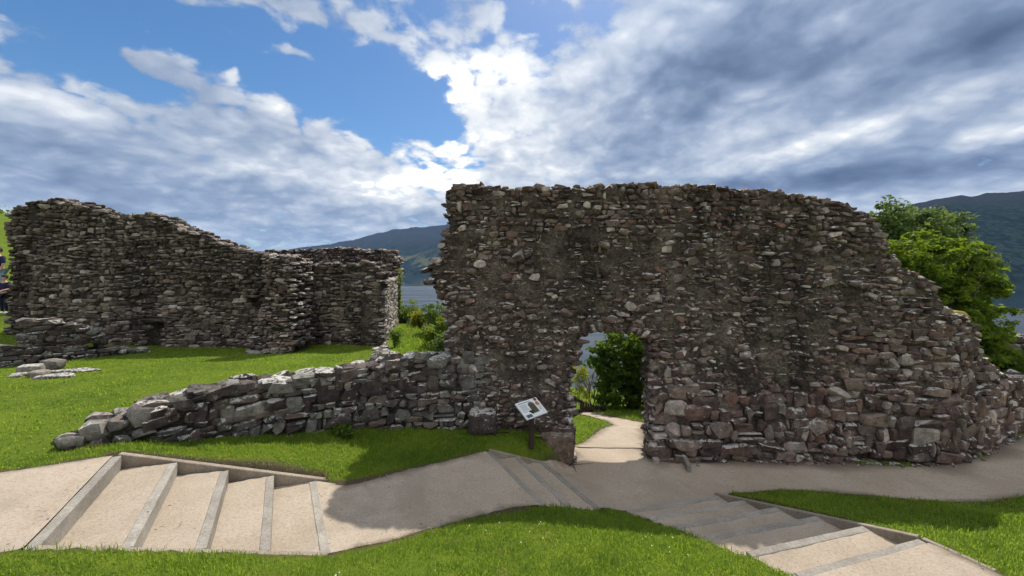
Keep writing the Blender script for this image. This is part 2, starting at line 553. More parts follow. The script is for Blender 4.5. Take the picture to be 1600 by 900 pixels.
M_LEAF_B = leaf_material('maple_leaf', (0.07, 0.13, 0.014), (0.125, 0.20, 0.018), (0.20, 0.26, 0.022), .6)
M_LEAF_P = leaf_material('ash_leaf', (0.07, 0.125, 0.035), (0.11, 0.165, 0.05), (0.16, 0.21, 0.07), .55)
M_LEAF_D = leaf_material('dark_leaf', (0.06, 0.115, 0.02), (0.10, 0.17, 0.024), (0.16, 0.23, 0.03), 0.62)
M_LEAF_S = leaf_material('shrub_leaf', (0.10, 0.16, 0.022), (0.15, 0.22, 0.028), (0.23, 0.28, 0.03), .55)
M_FLOWER = leaf_material('yellow_green_leaf', (0.16, 0.20, 0.02), (0.25, 0.28, 0.025), (0.34, 0.33, 0.03), .55)


def plain(name, c, rough=0.6, spec=0.3):
    m, t = material(name)
    n_a = t.noise(t.n('ShaderNodeNewGeometry').outputs['Position'], 30.0, 3, 0.6)
    return finish(m, t, t.mix(t.mapr(n_a, 0.3, 0.7), tuple(x * 0.85 for x in c), tuple(min(1, x * 1.1) for x in c)), rough, None, spec=spec)


# ------------------------------------------------------------------ the ground: heights, paths, steps
def lerp3(a, b, t):
    return tuple(a[i] + (b[i] - a[i]) * t for i in range(3))


LB = [(pt(190, 712, 2.15), pt(60, 855, 2.15)), (pt(277, 723, 2.30), pt(208, 854, 2.30)), (pt(357, 735, 2.45), pt(322, 857, 2.45)),
      (pt(428, 743, 2.60), pt(422, 860, 2.60)), (pt(494, 751, 2.75), pt(516, 864, 2.75))]
CB = [(pt(767, 705, 2.95), pt(852, 788, 2.95)), (pt(811, 713, 3.10), pt(893, 790, 3.10)), (pt(848, 720, 3.25), pt(938, 794, 3.25))]
RB = [(pt(1123, 774, 3.40), pt(978, 798, 3.40)), (pt(1164, 781, 3.25), pt(1008, 808, 3.25)), (pt(1215, 792, 3.10), pt(1045, 822, 3.10)),
      (pt(1277, 806, 2.95), pt(1090, 840, 2.95)), (pt(1352, 821, 2.80), pt(1165, 862, 2.80)), (pt(1434, 842, 2.65), pt(1240, 895, 2.65))]
R_END = pt(1550, 893, 2.63)

def off2(p, q, k=0.05):
    d = Vector((q[0] - p[0], q[1] - p[1])).normalized() * k
    return (p[0] + d.x, p[1] + d.y)


PATH_L = [(-10.0, 2.2), (-8.0, 2.75), pt(0, 738, 2.1)[:2], off2(LB[0][0], LB[1][0], -.083), off2(LB[0][1], LB[1][1], -.083), pt(0, 867, 2.1)[:2], (-5.6, 1.5), (-9.0, 0.2)]
PATH_M = [off2(LB[4][0], LB[3][0], .008), pt(545, 757, 2.78)[:2], pt(620, 737, 2.84)[:2], pt(700, 719, 2.90)[:2], off2(CB[0][0], CB[1][0], -.083), off2(CB[0][1], CB[1][1], -.083),
          pt(770, 800, 2.92)[:2], pt(690, 822, 2.88)[:2], pt(605, 846, 2.82)[:2], off2(LB[4][1], LB[3][1], .008)]


LAND = [off2(CB[2][0], CB[1][0], .008), pt(880, 722, 3.38)[:2], pt(897, 712, 3.4)[:2], (1.05, 7.3), (1.10, 8.0), (2.75, 8.0), (2.60, 7.3),
        (4.0, 7.25), (7.7, 7.1), (8.2, 7.2), (11.6, 8.7), (16, 10.6), (20, 9.5), (14.0, 6.8), pt(1600, 776, 3.36)[:2], pt(1550, 784, 3.38)[:2], pt(1480, 786, 3.4)[:2],
        pt(1400, 779, 3.4)[:2], pt(1300, 769, 3.4)[:2], pt(1170, 771, 3.4)[:2], off2(RB[0][0], RB[1][0], .008), off2(RB[0][1], RB[1][1], .008), pt(960, 797, 3.4)[:2], off2(CB[2][1], CB[1][1], .008)]
PATH_R = [off2(RB[5][0], RB[4][0], -.083), R_END[:2], (4.45, 2.5), (4.9, 1.2), (5.6, -1.0), (3.9, -1.5), (3.2, 1.0), (2.8, 2.5), off2(RB[5][1], RB[4][1], -.083)]
PATH_D = [(1.06, 7.85), (2.74, 7.85), pt(1008, 690, 3.88)[:2], pt(1004, 672, 4.05)[:2], pt(1008, 661, 4.22)[:2], pt(975, 655, 4.34)[:2], pt(940, 648, 4.5)[:2], pt(915, 642, 4.62)[:2], pt(893, 640, 4.66)[:2], pt(893, 645, 4.55)[:2], pt(915, 649, 4.48)[:2], pt(945, 656, 4.32)[:2], pt(958, 663, 4.18)[:2], pt(936, 672, 4.05)[:2], pt(915, 690, 3.88)[:2]]


def footprint(bs, side=0.10, down=True):
    """plan of a flight, a little larger than its boards, where the turf is cut away"""
    q = [np.array(p[:2]) for p in (bs[0][0], bs[-1][0], bs[-1][1], bs[0][1])]
    al = q[1] - q[0]
    al /= np.hypot(*al)
    ac = q[0] - q[3]
    ac /= np.hypot(*ac)
    ac2 = q[1] - q[2]
    ac2 /= np.hypot(*ac2)
    e0, e1, e2 = (.17, .10, .01) if down else (.06, .17, .17)
    return [tuple(q[0] - al * e0 + ac * side), tuple(q[1] + al * e1 + ac2 * side), tuple(q[2] + al * e2 - ac2 * side * .55), tuple(q[3] - al * e0 - ac * side * .55)]


STAIR_L, STAIR_C, STAIR_R = footprint(LB), footprint(CB, 0.08), footprint(RB, down=False)
SURF = [PATH_L, PATH_M, LAND, PATH_R, PATH_D]
STAIRS = [STAIR_L, STAIR_C, STAIR_R]

# control points: x, y, metres below the eye
CP = []


def cp(x, y, h):
    CP.append((x, y, h))


def cpp(u, v, h):
    p = pt(u, v, h)
    CP.append((p[0], p[1], h))


for bs in (LB, CB, RB):
    for a, b in bs:
        for q in (a, b, lerp3(a, b, .25), lerp3(a, b, .5), lerp3(a, b, .75)):
            cp(q[0], q[1], EYE - q[2])
for (x, y, h) in [(-10, 2.2, 2.05), (-8, 2.75, 2.08), (-5.3, 3.99, 2.1), (-3.8, 2.84, 2.1), (-5.6, 1.5, 2.05), (-9, .2, 2.0), (-6.5, 2.5, 2.07)]:
    cp(x, y, h)
for q in ((545, 757, 2.78), (620, 737, 2.84), (700, 719, 2.90), (770, 800, 2.92), (690, 822, 2.88), (605, 846, 2.82), (640, 780, 2.86), (720, 760, 2.91),
          (880, 722, 3.38), (897, 712, 3.4), (960, 797, 3.4), (1170, 771, 3.4), (1300, 769, 3.4), (1400, 779, 3.4), (1480, 786, 3.4), (1550, 784, 3.38), (1600, 776, 3.36), (1040, 750, 3.4), (1250, 740, 3.4), (1400, 750, 3.4), (1550, 745, 3.4)):
    cpp(*q)
for (x, y, h) in [(1.05, 7.0, 3.42), (2.5, 7.0, 3.42), (4, 7, 3.4), (6, 7, 3.4), (7.8, 6.9, 3.4), (9.6, 7.6, 3.38), (11.6, 8.5, 3.35), (16, 10, 3.3), (14, 6.8, 3.3), (20, 9.5, 3.25), (11, 6.5, 3.36)]:
    cp(x, y, h)
# right path and bank
for (x, y, h) in [(4.22, 3.38, 2.63), (4.45, 2.5, 2.6), (2.8, 2.5, 2.6), (4.9, 1.2, 2.55), (3.2, 1.0, 2.5), (5.6, -1, 2.5), (3.9, -1.5, 2.5), (5.6, 3.6, 2.72), (7.0, 3.5, 2.72), (6.2, 4.6, 3.0), (9, 3.8, 2.75), (8.5, 5.2, 3.2), (12, 4, 2.7), (5.2, 4.4, 2.98)]:
    cp(x, y, h)
# mound that the camera stands on
for (x, y, h) in [(0, 0, 1.66), (0, 1.2, 1.70), (-1.2, 1.2, 1.75), (1.2, 1.2, 1.80), (0, 2.2, 1.98), (-1, 2.4, 2.05), (1, 2.4, 2.15), (0.2, 3.2, 2.42), (-.9, 3.3, 2.42), (1.2, 3.3, 2.52),
                  (0.6, 4.2, 2.83), (1.3, 4.3, 2.92), (-2.4, 2.6, 2.25), (-2.8, 1.6, 2.05), (2.2, 1.6, 2.25), (0, -3, 1.6), (-4, -2, 1.8), (4, -4, 2.2), (0.1, 4.0, 2.72), (1.2, 5.0, 3.22)]:
    cp(x, y, h)
# between the low wall and the steps
for (x, y, h) in [(-.64, 6.96, 2.90), (-2.24, 6.72, 2.80), (-3.53, 6.05, 2.60), (-4.48, 5.37, 2.42), (-5.2, 4.5, 2.15), (-1.3, 6.2, 2.86), (-2.4, 5.6, 2.74), (-3.3, 5.2, 2.5), (0.32, 6.66, 2.98), (0.34, 6.58, 3.02), (0.0, 6.62, 2.95), (0.62, 6.78, 3.06), (0.9, 6.9, 3.15), (-.2, 6.45, 2.93)]:
    cp(x, y, h)
# lawn inside the ruin
for (x, y, h) in [(-2.6, 7.4, 2.30), (-4.2, 6.6, 2.22), (-5.4, 5.6, 2.15), (-6.2, 4.8, 2.08), (-7, 5, 2.07), (-9, 6, 2.15), (-12, 7.5, 2.25), (-14, 9, 2.40), (-13.2, 10, 2.55), (-11.6, 12.4, 2.65),
                  (-8, 8, 2.28), (-8, 10.5, 2.48), (-8, 13, 2.68), (-4.8, 13, 2.70), (-4.4, 10, 2.48), (-3.3, 9, 2.42), (-12, 10.5, 2.5), (-15, 12.5, 2.45), (-10, 4, 2.05), (-14, 5, 2.0)]:
    cp(x, y, h)
# slope beside the lawn, down to the loch
for (x, y, h) in [(-1.6, 8.2, 2.7), (-2.0, 10, 2.6), (-2.9, 13, 2.62), (-4.2, 16, 2.5), (-3.6, 16.5, 2.65), (-4.6, 20, 3.0), (-1.0, 9.5, 3.2), (-1.5, 12, 3.2), (-2.2, 16, 3.6), (-2.4, 22, 5.6), (0, 9, 3.8), (0.6, 12, 4.6), (0, 16, 6), (-4, 30, 8.5), (-2, 45, 14), (-12, 30, 8), (-12, 20, 3.2)]:
    cp(x, y, h)
# beyond the doorway
for (x, y, h) in [(1.05, 8.1, 3.72), (2.7, 8.1, 3.72), (6, 14, 5.0), (1.5, 13.5, 4.9), (3.2, 15, 5.2), (5, 18, 6.6), (2, 18, 7), (8, 16, 5.4), (10, 12, 4.2), (13, 13, 4.0), (16, 14, 4.0), (15, 20, 6), (20, 16, 4.2), (5, 9.5, 3.95), (8, 9.5, 3.75), (28, 24, 7), (6, 28, 12), (15, 30, 11)]:
    cp(x, y, h)
for q in ((1004, 672, 4.05), (936, 672, 4.05), (975, 657, 4.32), (915, 645, 4.55), (1008, 690, 3.88), (910, 690, 3.88), (893, 643, 4.6)):
    cpp(*q)
# hillside on the left
for (x, y, h) in [(-18.3, 13.6, 2.0), (-18.6, 15.5, 1.15), (-19.5, 17, 0.75), (-20, 14.5, 1.2), (-21.5, 16, 0.5), (-19.6, 14.2, 1.35), (-24, 19, -0.6), (-30, 26, -2.6), (-40, 32, -4.5), (-26, 10, 0.9), (-30, 4, 0.6), (-50, 15, -3), (-18, 9, 2.0), (-22, 24, 0.5), (-30, 40, 0), (-45, 60, 4), (-17, 19, 2.4)]:
    cp(x, y, h)
# far ring
for (x, y, h) in [(0, 70, 22), (-40, 95, 22), (40, 60, 21), (80, 60, 23), (0, 110, 29), (-90, 130, 28), (90, 110, 30), (150, 60, 29), (60, 30, 11), (110, 20, 16), (150, -20, 20), (-90, 20, -4), (-120, 80, 10), (0, -50, 2), (-70, -60, -2), (70, -50, 4), (40, 12, 3.4), (200, 150, 36), (0, 200, 40), (-160, 220, 40), (-160, -80, 0), (190, -80, 15)]:
    cp(x, y, h)

CPA = np.array(CP)
# thin duplicates
keep = []
for i in range(len(CPA)):
    if all((CPA[i, 0] - CPA[j, 0]) ** 2 + (CPA[i, 1] - CPA[j, 1]) ** 2 > 0.06 ** 2 for j in keep):
        keep.append(i)
CPA = CPA[keep]


def kern(d):
    return np.sqrt(d * d + 0.10 ** 2)


_D = np.hypot(CPA[:, None, 0] - CPA[None, :, 0], CPA[:, None, 1] - CPA[None, :, 1])
_n = len(CPA)
_A = np.zeros((_n + 1, _n + 1))
_A[:_n, :_n] = -kern(_D) + np.eye(_n) * (-0.004)
_A[:_n, _n] = _A[_n, :_n] = 1
_W = np.linalg.solve(_A, np.append(CPA[:, 2], 0))


def H(x, y):
    """ground height (world z)"""
    x = np.atleast_1d(np.asarray(x, float)).ravel()
    y = np.atleast_1d(np.asarray(y, float)).ravel()
    out = np.empty(len(x))
    for i in range(0, len(x), 20000):
        sl = slice(i, i + 20000)
        d = np.hypot(x[sl, None] - CPA[None, :, 0], y[sl, None] - CPA[None, :, 1])
        out[sl] = -kern(d) @ _W[:_n] + _W[_n]
    return EYE - out


def Hs(x, y):
    return float(H([x], [y])[0])


def ground_z(x, y):
    """turf surface: the height field, sunk below paths and stairs"""
    x = np.asarray(x, float).ravel()
    y = np.asarray(y, float).ravel()
    z = H(x, y) + 0.03 * n2(x, y, 0.8, 3) * np.clip((np.hypot(x, y) - 1) / 6, 0.4, 1) + 0.015
    near = (np.abs(x) < 22) & (y < 20) & (y > -6)
    xi, yi = x[near], y[near]
    zi = z[near]
    for poly, dep in [(p, 0.05) for p in SURF] + [(p, 0.30) for p in STAIRS]:
        ins = in_poly(xi, yi, poly)
        d = poly_dist(xi, yi, poly)
        zi = np.where(ins, np.minimum(zi, H(xi, yi) - dep * np.clip(d / (0.06 if dep > .1 else .2), 0, 1) - 0.003), zi)
    z[near] = zi
    return z


def axis(parts):
    out = []
    for a, b, st in parts:
        out += list(np.arange(a, b, st))
    out.append(parts[-1][1])
    return np.array(out)


def wear(x, y):
    """trodden bare soil along the edges of the paths"""
    x = np.asarray(x, float).ravel()
    y = np.asarray(y, float).ravel()
    out = np.zeros(len(x))
    k = (np.abs(x) < 14) & (y > 0) & (y < 13)
    xi, yi = x[k], y[k]
    d = np.full(len(xi), 9.0)
    for p in SURF + STAIRS[:1] + STAIRS[2:]:
        d = np.minimum(d, np.where(in_poly(xi, yi, p), 0, poly_dist(xi, yi, p)))
    wdt = 0.05 + 0.10 * np.clip(n2(xi, yi, 1.3, 41) + .1, 0, 1) + 0.03 * n2(xi, yi, 6, 42)
    out[k] = np.clip(1.3 - d / np.maximum(wdt, .02), 0, 1)
    return out


def build_ground():
    xs = axis([(-400, -60, 20), (-60, -24, 2), (-24, -7, 0.3), (-7, 9, 0.07), (9, 16, 0.25), (16, 40, 1.5), (40, 400, 20)])
    ys = axis([(-300, -40, 20), (-40, -4, 2), (-4, 1, 0.25), (1, 8.2, 0.07), (8.2, 20, 0.25), (20, 60, 1.5), (60, 300, 10)])
    X, Y = np.meshgrid(xs, ys)
    Z = ground_z(X, Y)
    v = np.stack([X.ravel(), Y.ravel(), Z], 1)
    nx, ny = len(xs), len(ys)
    i = np.arange(nx * (ny - 1)).reshape(ny - 1, nx)[:, :-1].ravel()
    f = np.stack([i, i + 1, i + nx + 1, i + nx], 1)
    me = mesh_np('ground', v, f, True)
    me.attributes.new('wear', 'FLOAT', 'POINT').data.foreach_set('value', wear(X, Y).astype(np.float32))
    o = link('ground', me, M_TURF)
    tag(o, 'uneven grassy ground of the castle hill falling away to the loch', 'ground', kind='structure')


build_ground()


def sheet(name, poly, label, step=0.12, dz=0.0, mat=None, rag=0.045, damp=False):
    """a path surface with its own soft outline, laid on the height field"""
    P = []
    n = len(poly)
    for i in range(n):
        a, b = np.array(poly[i]), np.array(poly[(i + 1) % n])
        k = max(1, int(np.hypot(*(b - a)) / 0.07))
        for j in range(k):
            P.append(a + (b - a) * j / k)
    P = np.array(P)
    q = P.copy()
    near = np.full(len(P), 9.0)
    for bs in (LB, CB, RB):
        for a, b in bs:
            near = np.minimum(near, poly_dist(P[:, 0], P[:, 1], [a[:2], b[:2]]))
    rag = rag * np.clip((near - .10) / .15, 0, 1)
    P[:, 0] += rag * (.6 * n2(q[:, 0], q[:, 1], 3.0, 5) + .5 * n2(q[:, 0], q[:, 1], 11.0, 6))
    P[:, 1] += rag * (.6 * n2(q[:, 0], q[:, 1], 3.0, 9) + .5 * n2(q[:, 0], q[:, 1], 11.0, 10))
    x0, y0 = P.min(0)
    x1, y1 = P.max(0)
    gx, gy = np.meshgrid(np.arange(x0, x1, step), np.arange(y0, y1, step))
    gx, gy = gx.ravel(), gy.ravel()
    ok = in_poly(gx, gy, P)
    gx, gy = gx[ok], gy[ok]
    ok = poly_dist(gx, gy, P) > step * 0.4
    gx, gy = gx[ok], gy[ok]
    pts = [Vector((float(a), float(b))) for a, b in P] + [Vector((float(a), float(b))) for a, b in zip(gx, gy)]
    m = len(P)
    vs, es, fs, *_ = delaunay_2d_cdt(pts, [(i, (i + 1) % m) for i in range(m)], [], 1, 1e-5)
    xy = np.array([(v.x, v.y) for v in vs])
    z = H(xy[:, 0], xy[:, 1]) + dz + 0.006 * n2(xy[:, 0], xy[:, 1], 2.5, 21)
    me = mesh_np(name, np.column_stack([xy, z]), np.array([tuple(f) for f in fs if len(f) == 3]), True)
    # soil washed on to the margins, and the damp strip along the foot of the gate wall
    de = poly_dist(xy[:, 0], xy[:, 1], poly)
    wd = 0.05 + 0.09 * np.clip(n2(xy[:, 0], xy[:, 1], 2.2, 51) + .2, 0, 1)
    dm = 0.75 * np.clip(1.15 - de / wd, 0, 1)
    nb = np.full(len(xy), 9.0)
    for bs in (LB, CB, RB):
        for a, b in bs:
            nb = np.minimum(nb, poly_dist(xy[:, 0], xy[:, 1], [a[:2], b[:2]]))
    dm = dm * np.clip((nb - .12) / .12, 0, 1)
    if damp:
        foot = [(2.7, 6.95), (7.9, 6.78), (11.3, 8.3), (14.5, 9.8), (14.5, 12), (2.7, 12)]
        dw = np.where(in_poly(xy[:, 0], xy[:, 1], foot), 0, poly_dist(xy[:, 0], xy[:, 1], foot))
        ww = 0.10 + 0.26 * np.clip(n2(xy[:, 0], xy[:, 1], 1.6, 53) + .45, 0, 1)
        dm = np.maximum(dm, 0.85 * np.clip(1.4 - dw / ww, 0, 1))
    me.attributes.new('damp', 'FLOAT', 'POINT').data.foreach_set('value', dm.astype(np.float32))
    o = link(name, me, mat or M_GRAVEL)
    return tag(o, label, 'path', kind='structure')


sheet('path', PATH_L, 'pale gravel path above the five timber steps')
sheet('path', PATH_M, 'sloping gravel path between the two left flights of steps')
sheet('path', LAND, 'wide gravel landing in front of the ruined gateway', 0.10, damp=True)
sheet('path', PATH_R, 'gravel path at the top of the right steps')
sheet('path', PATH_D, 'sunlit gravel path running downhill beyond the gateway', 0.2, 0.01)


def tilt_board(p, q, side, w, drop):
    """riser board: its top outer edge on p-q, w wide towards side, drop deep"""
    p, q = Vector(p), Vector(q)
    d = (q - p).normalized()
    n = Vector((-d.y, d.x, 0)).normalized()
    if n.dot(Vector(side)) < 0:
        n = -n
    bm = box_data((q - p).length, w, drop, 0.006)
    M = Matrix((d, n, Vector((0, 0, 1)))).transposed().to_4x4()
    M.translation = (p + q) / 2 + n * w / 2 - Vector((0, 0, drop / 2 - 0.006))
    bmesh.ops.subdivide_edges(bm, edges=[e for e in bm.edges if abs(e.verts[0].co.x - e.verts[1].co.x) > .3], cuts=14, use_grid_fill=True)
    bm.transform(M)
    co = np.array([v.co for v in bm.verts])
    wob = [vnoise(co * k_, sd) for k_, sd in ((5, 61), (5, 62), (9, 63))]
    for i, v in enumerate(bm.verts):
        v.co += Vector((wob[0][i] * .003, wob[1][i] * .004, wob[2][i] * .0035))
    return bm


def flight(name, label, boards, toward_low, first, kerbs):
    """boards ordered along the flight; toward_low: +1 when it descends from the first board on"""
    base = boards[0][0]
    root = empty(name, base, label, 'steps', 'timber edged gravel steps')
    nb = len(boards)
    for i, (a, b) in enumerate(boards):
        nxt = boards[i + 1] if i + 1 < nb else boards[i - 1]
        sgn = 1 if i + 1 < nb else -1
        along = (Vector(nxt[0]) - Vector(a)) * sgn
        along.z = 0
        # the board's body lies on the high side of its riser
        hi = along * (-1 if toward_low > 0 else 1)
        bm = tilt_board(a, b, hi, 0.085, 0.19)
        bm_obj('riser_board', bm, M_BOARD, root)
    for i in range(nb - 1):
        a, b = boards[i]
        c, d = boards[i + 1]
        zt = min(a[2], c[2])
        if toward_low > 0:
            q = [a, b, d, c]
        else:
            q = [a, b, d, c]
        verts, faces = [], []
        N, Mm = 10, 14
        for r in range(N + 1):
            for s in range(Mm + 1):
                p0 = lerp3(q[0], q[1], s / Mm)
                p1 = lerp3(q[3], q[2], s / Mm)
                p = lerp3(p0, p1, r / N)
                verts.append((p[0], p[1], zt - 0.002 + 0.005 * random.uniform(-1, 1)))
        for r in range(N):
            for s in range(Mm):
                k = r * (Mm + 1) + s
                faces.append((k, k + 1, k + Mm + 2, k + Mm + 1))
        link('tread', mesh_np('tread', verts, np.array(faces), True), M_GRAVEL, root)
    for (p, q, w, h, up) in kerbs:
        bm = bmesh.new()
        p, q = Vector(p), Vector(q)
        p.z += up
        q.z += up
        bar(bm, p, q, w, h, bev=0.006)
        bm_obj('kerb_board', bm, M_KERB, root)
    return root


def off(p, dx, dy, dz=0):
    return (p[0] + dx, p[1] + dy, p[2] + dz)


flight('timber_steps', 'flight of five timber edged gravel steps with tall kerb, farthest from the gateway', LB, 1, 0,
       [(off(LB[0][0], -.06, .04), off(LB[4][0], 0.30, .10, -.07), .06, .34, .015), (off(LB[0][1], .02, -.04), off(LB[4][1], 0.0, -.05), .06, .26, .03)])
flight('timber_steps', 'short flight of three gravel steps below the information panel', CB, 1, 0,
       [(off(CB[0][0], -.03, .04), off(CB[2][0], 0.24, .07, -.12), .05, .30, .015), (off(CB[0][1], -.04, -.06), off(CB[2][1], 0.1, -.05, -.05), .05, .25, -.01)])
flight('timber_steps', 'flight of wide gravel steps climbing from the landing towards the bottom right corner', RB, -1, 0,
       [(off(RB[0][0], -.03, .05), off(RB[5][0], .03, .03), .055, .34, .015), (off(RB[5][0], .045, .0), off(R_END, .03, 0), .055, .26, .015),
        (off(RB[0][1], -.05, -.02, -.03), off(RB[5][1], -.06, 0, -.03), .05, .25, 0), (off(RB[5][1], -.06, .0, 0), (2.72, 2.6, EYE - 2.6), .06, .25, .01)])

# ------------------------------------------------------------------ stones
def make_stones(n, pts, squash, seed, boxy):
    rnd = np.random.default_rng(seed)
    out = []
    for k in range(n):
        p = rnd.normal(size=(pts, 3))
        p /= np.linalg.norm(p, axis=1)[:, None]
        e = boxy
        p = np.sign(p) * np.abs(p) ** e
        p /= np.max(np.abs(p), axis=0)
        p *= rnd.uniform(0.78, 1.0, (pts, 1))
        bm = bmesh.new()
        for q in p:
            bm.verts.new(q)
        r = bmesh.ops.convex_hull(bm, input=bm.verts[:])
        junk = [g for g in r['geom_interior'] if isinstance(g, bmesh.types.BMVert)]
        bmesh.ops.delete(bm, geom=junk, context='VERTS')
        bmesh.ops.triangulate(bm, faces=bm.faces[:])
        bm.normal_update()
        v = np.array([x.co for x in bm.verts])
        bm.verts.index_update()
        f = np.array([[x.index for x in fc.verts] for fc in bm.faces])
        lo, hi = v.min(0), v.max(0)
        v = (v - (lo + hi) / 2) / (hi - lo)
        me = mesh_np('stone', v, f, True)
        # soft facets, crisp ridges
        dsh = np.zeros(len(me.edges), bool)
        bm.edges.ensure_lookup_table()
        ang = {}
        for ed in bm.edges:
            if len(ed.link_faces) == 2:
                ang[tuple(sorted((ed.verts[0].index, ed.verts[1].index)))] = ed.calc_face_angle()
        for i, ed in enumerate(me.edges):
            dsh[i] = ang.get(tuple(sorted(ed.vertices)), 0) > 0.62
        me.attributes.new('sharp_edge', 'BOOLEAN', 'EDGE').data.foreach_set('value', dsh)
        bm.free()
        out.append((v, f, me))
    return out


SHAPES = make_stones(26, 22, 1, 11, 0.62)
SHAPES_R = make_stones(16, 26, 1, 12, 0.8)


def make_blocks(n, seed):
    """roughly squared building stones: skewed, chipped, with worn arrises"""
    rnd = random.Random(seed)
    out = []
    for k in range(n):
        bm = bmesh.new()
        bmesh.ops.create_cube(bm, size=1)
        for v in bm.verts:
            v.co += Vector((rnd.uniform(-.24, .07) * (1 if v.co.x > 0 else -1), rnd.uniform(-.20, .03) * (1 if v.co.y > 0 else -1), rnd.uniform(-.27, .06) * (1 if v.co.z > 0 else -1)))
        bmesh.ops.bevel(bm, geom=bm.edges[:], offset=rnd.uniform(.08, .17), segments=1, affect='EDGES')
        for v in bm.verts:
            v.co += Vector((rnd.uniform(-.045, .045), rnd.uniform(-.07, .07), rnd.uniform(-.045, .045)))
        bmesh.ops.triangulate(bm, faces=bm.faces[:])
        v = np.array([x.co for x in bm.verts])
        bm.verts.index_update()
        f = np.array([[x.index for x in fc.verts] for fc in bm.faces])
        lo, hi = v.min(0), v.max(0)
        v = (v - (lo + hi) / 2) / (hi - lo)
        bm.free()
        out.append((v, f, mesh_np('stone', v, f, False)))
    return out


SHAPES_B = make_blocks(26, 5)
LIBS = [SHAPES, SHAPES_R, SHAPES_B]
_mesh_cache = {}


def stone_mesh(kind, k, mat):
    key = (kind, k, mat.name)
    if key not in _mesh_cache:
        me = LIBS[kind][k][2].copy()
        me.materials.clear()
        me.materials.append(mat)
        _mesh_cache[key] = me
    return _mesh_cache[key]


def rot_euler(rx, ry, rz):
    cx, sx, cy, sy, cz, sz = math.cos(rx), math.sin(rx), math.cos(ry), math.sin(ry), math.cos(rz), math.sin(rz)
    return np.array([[cy * cz, sx * sy * cz - cx * sz, cx * sy * cz + sx * sz],
                     [cy * sz, sx * sy * sz + cx * cz, cx * sy * sz - sx * cz],
                     [-sy, sx * cy, cx * cy]])


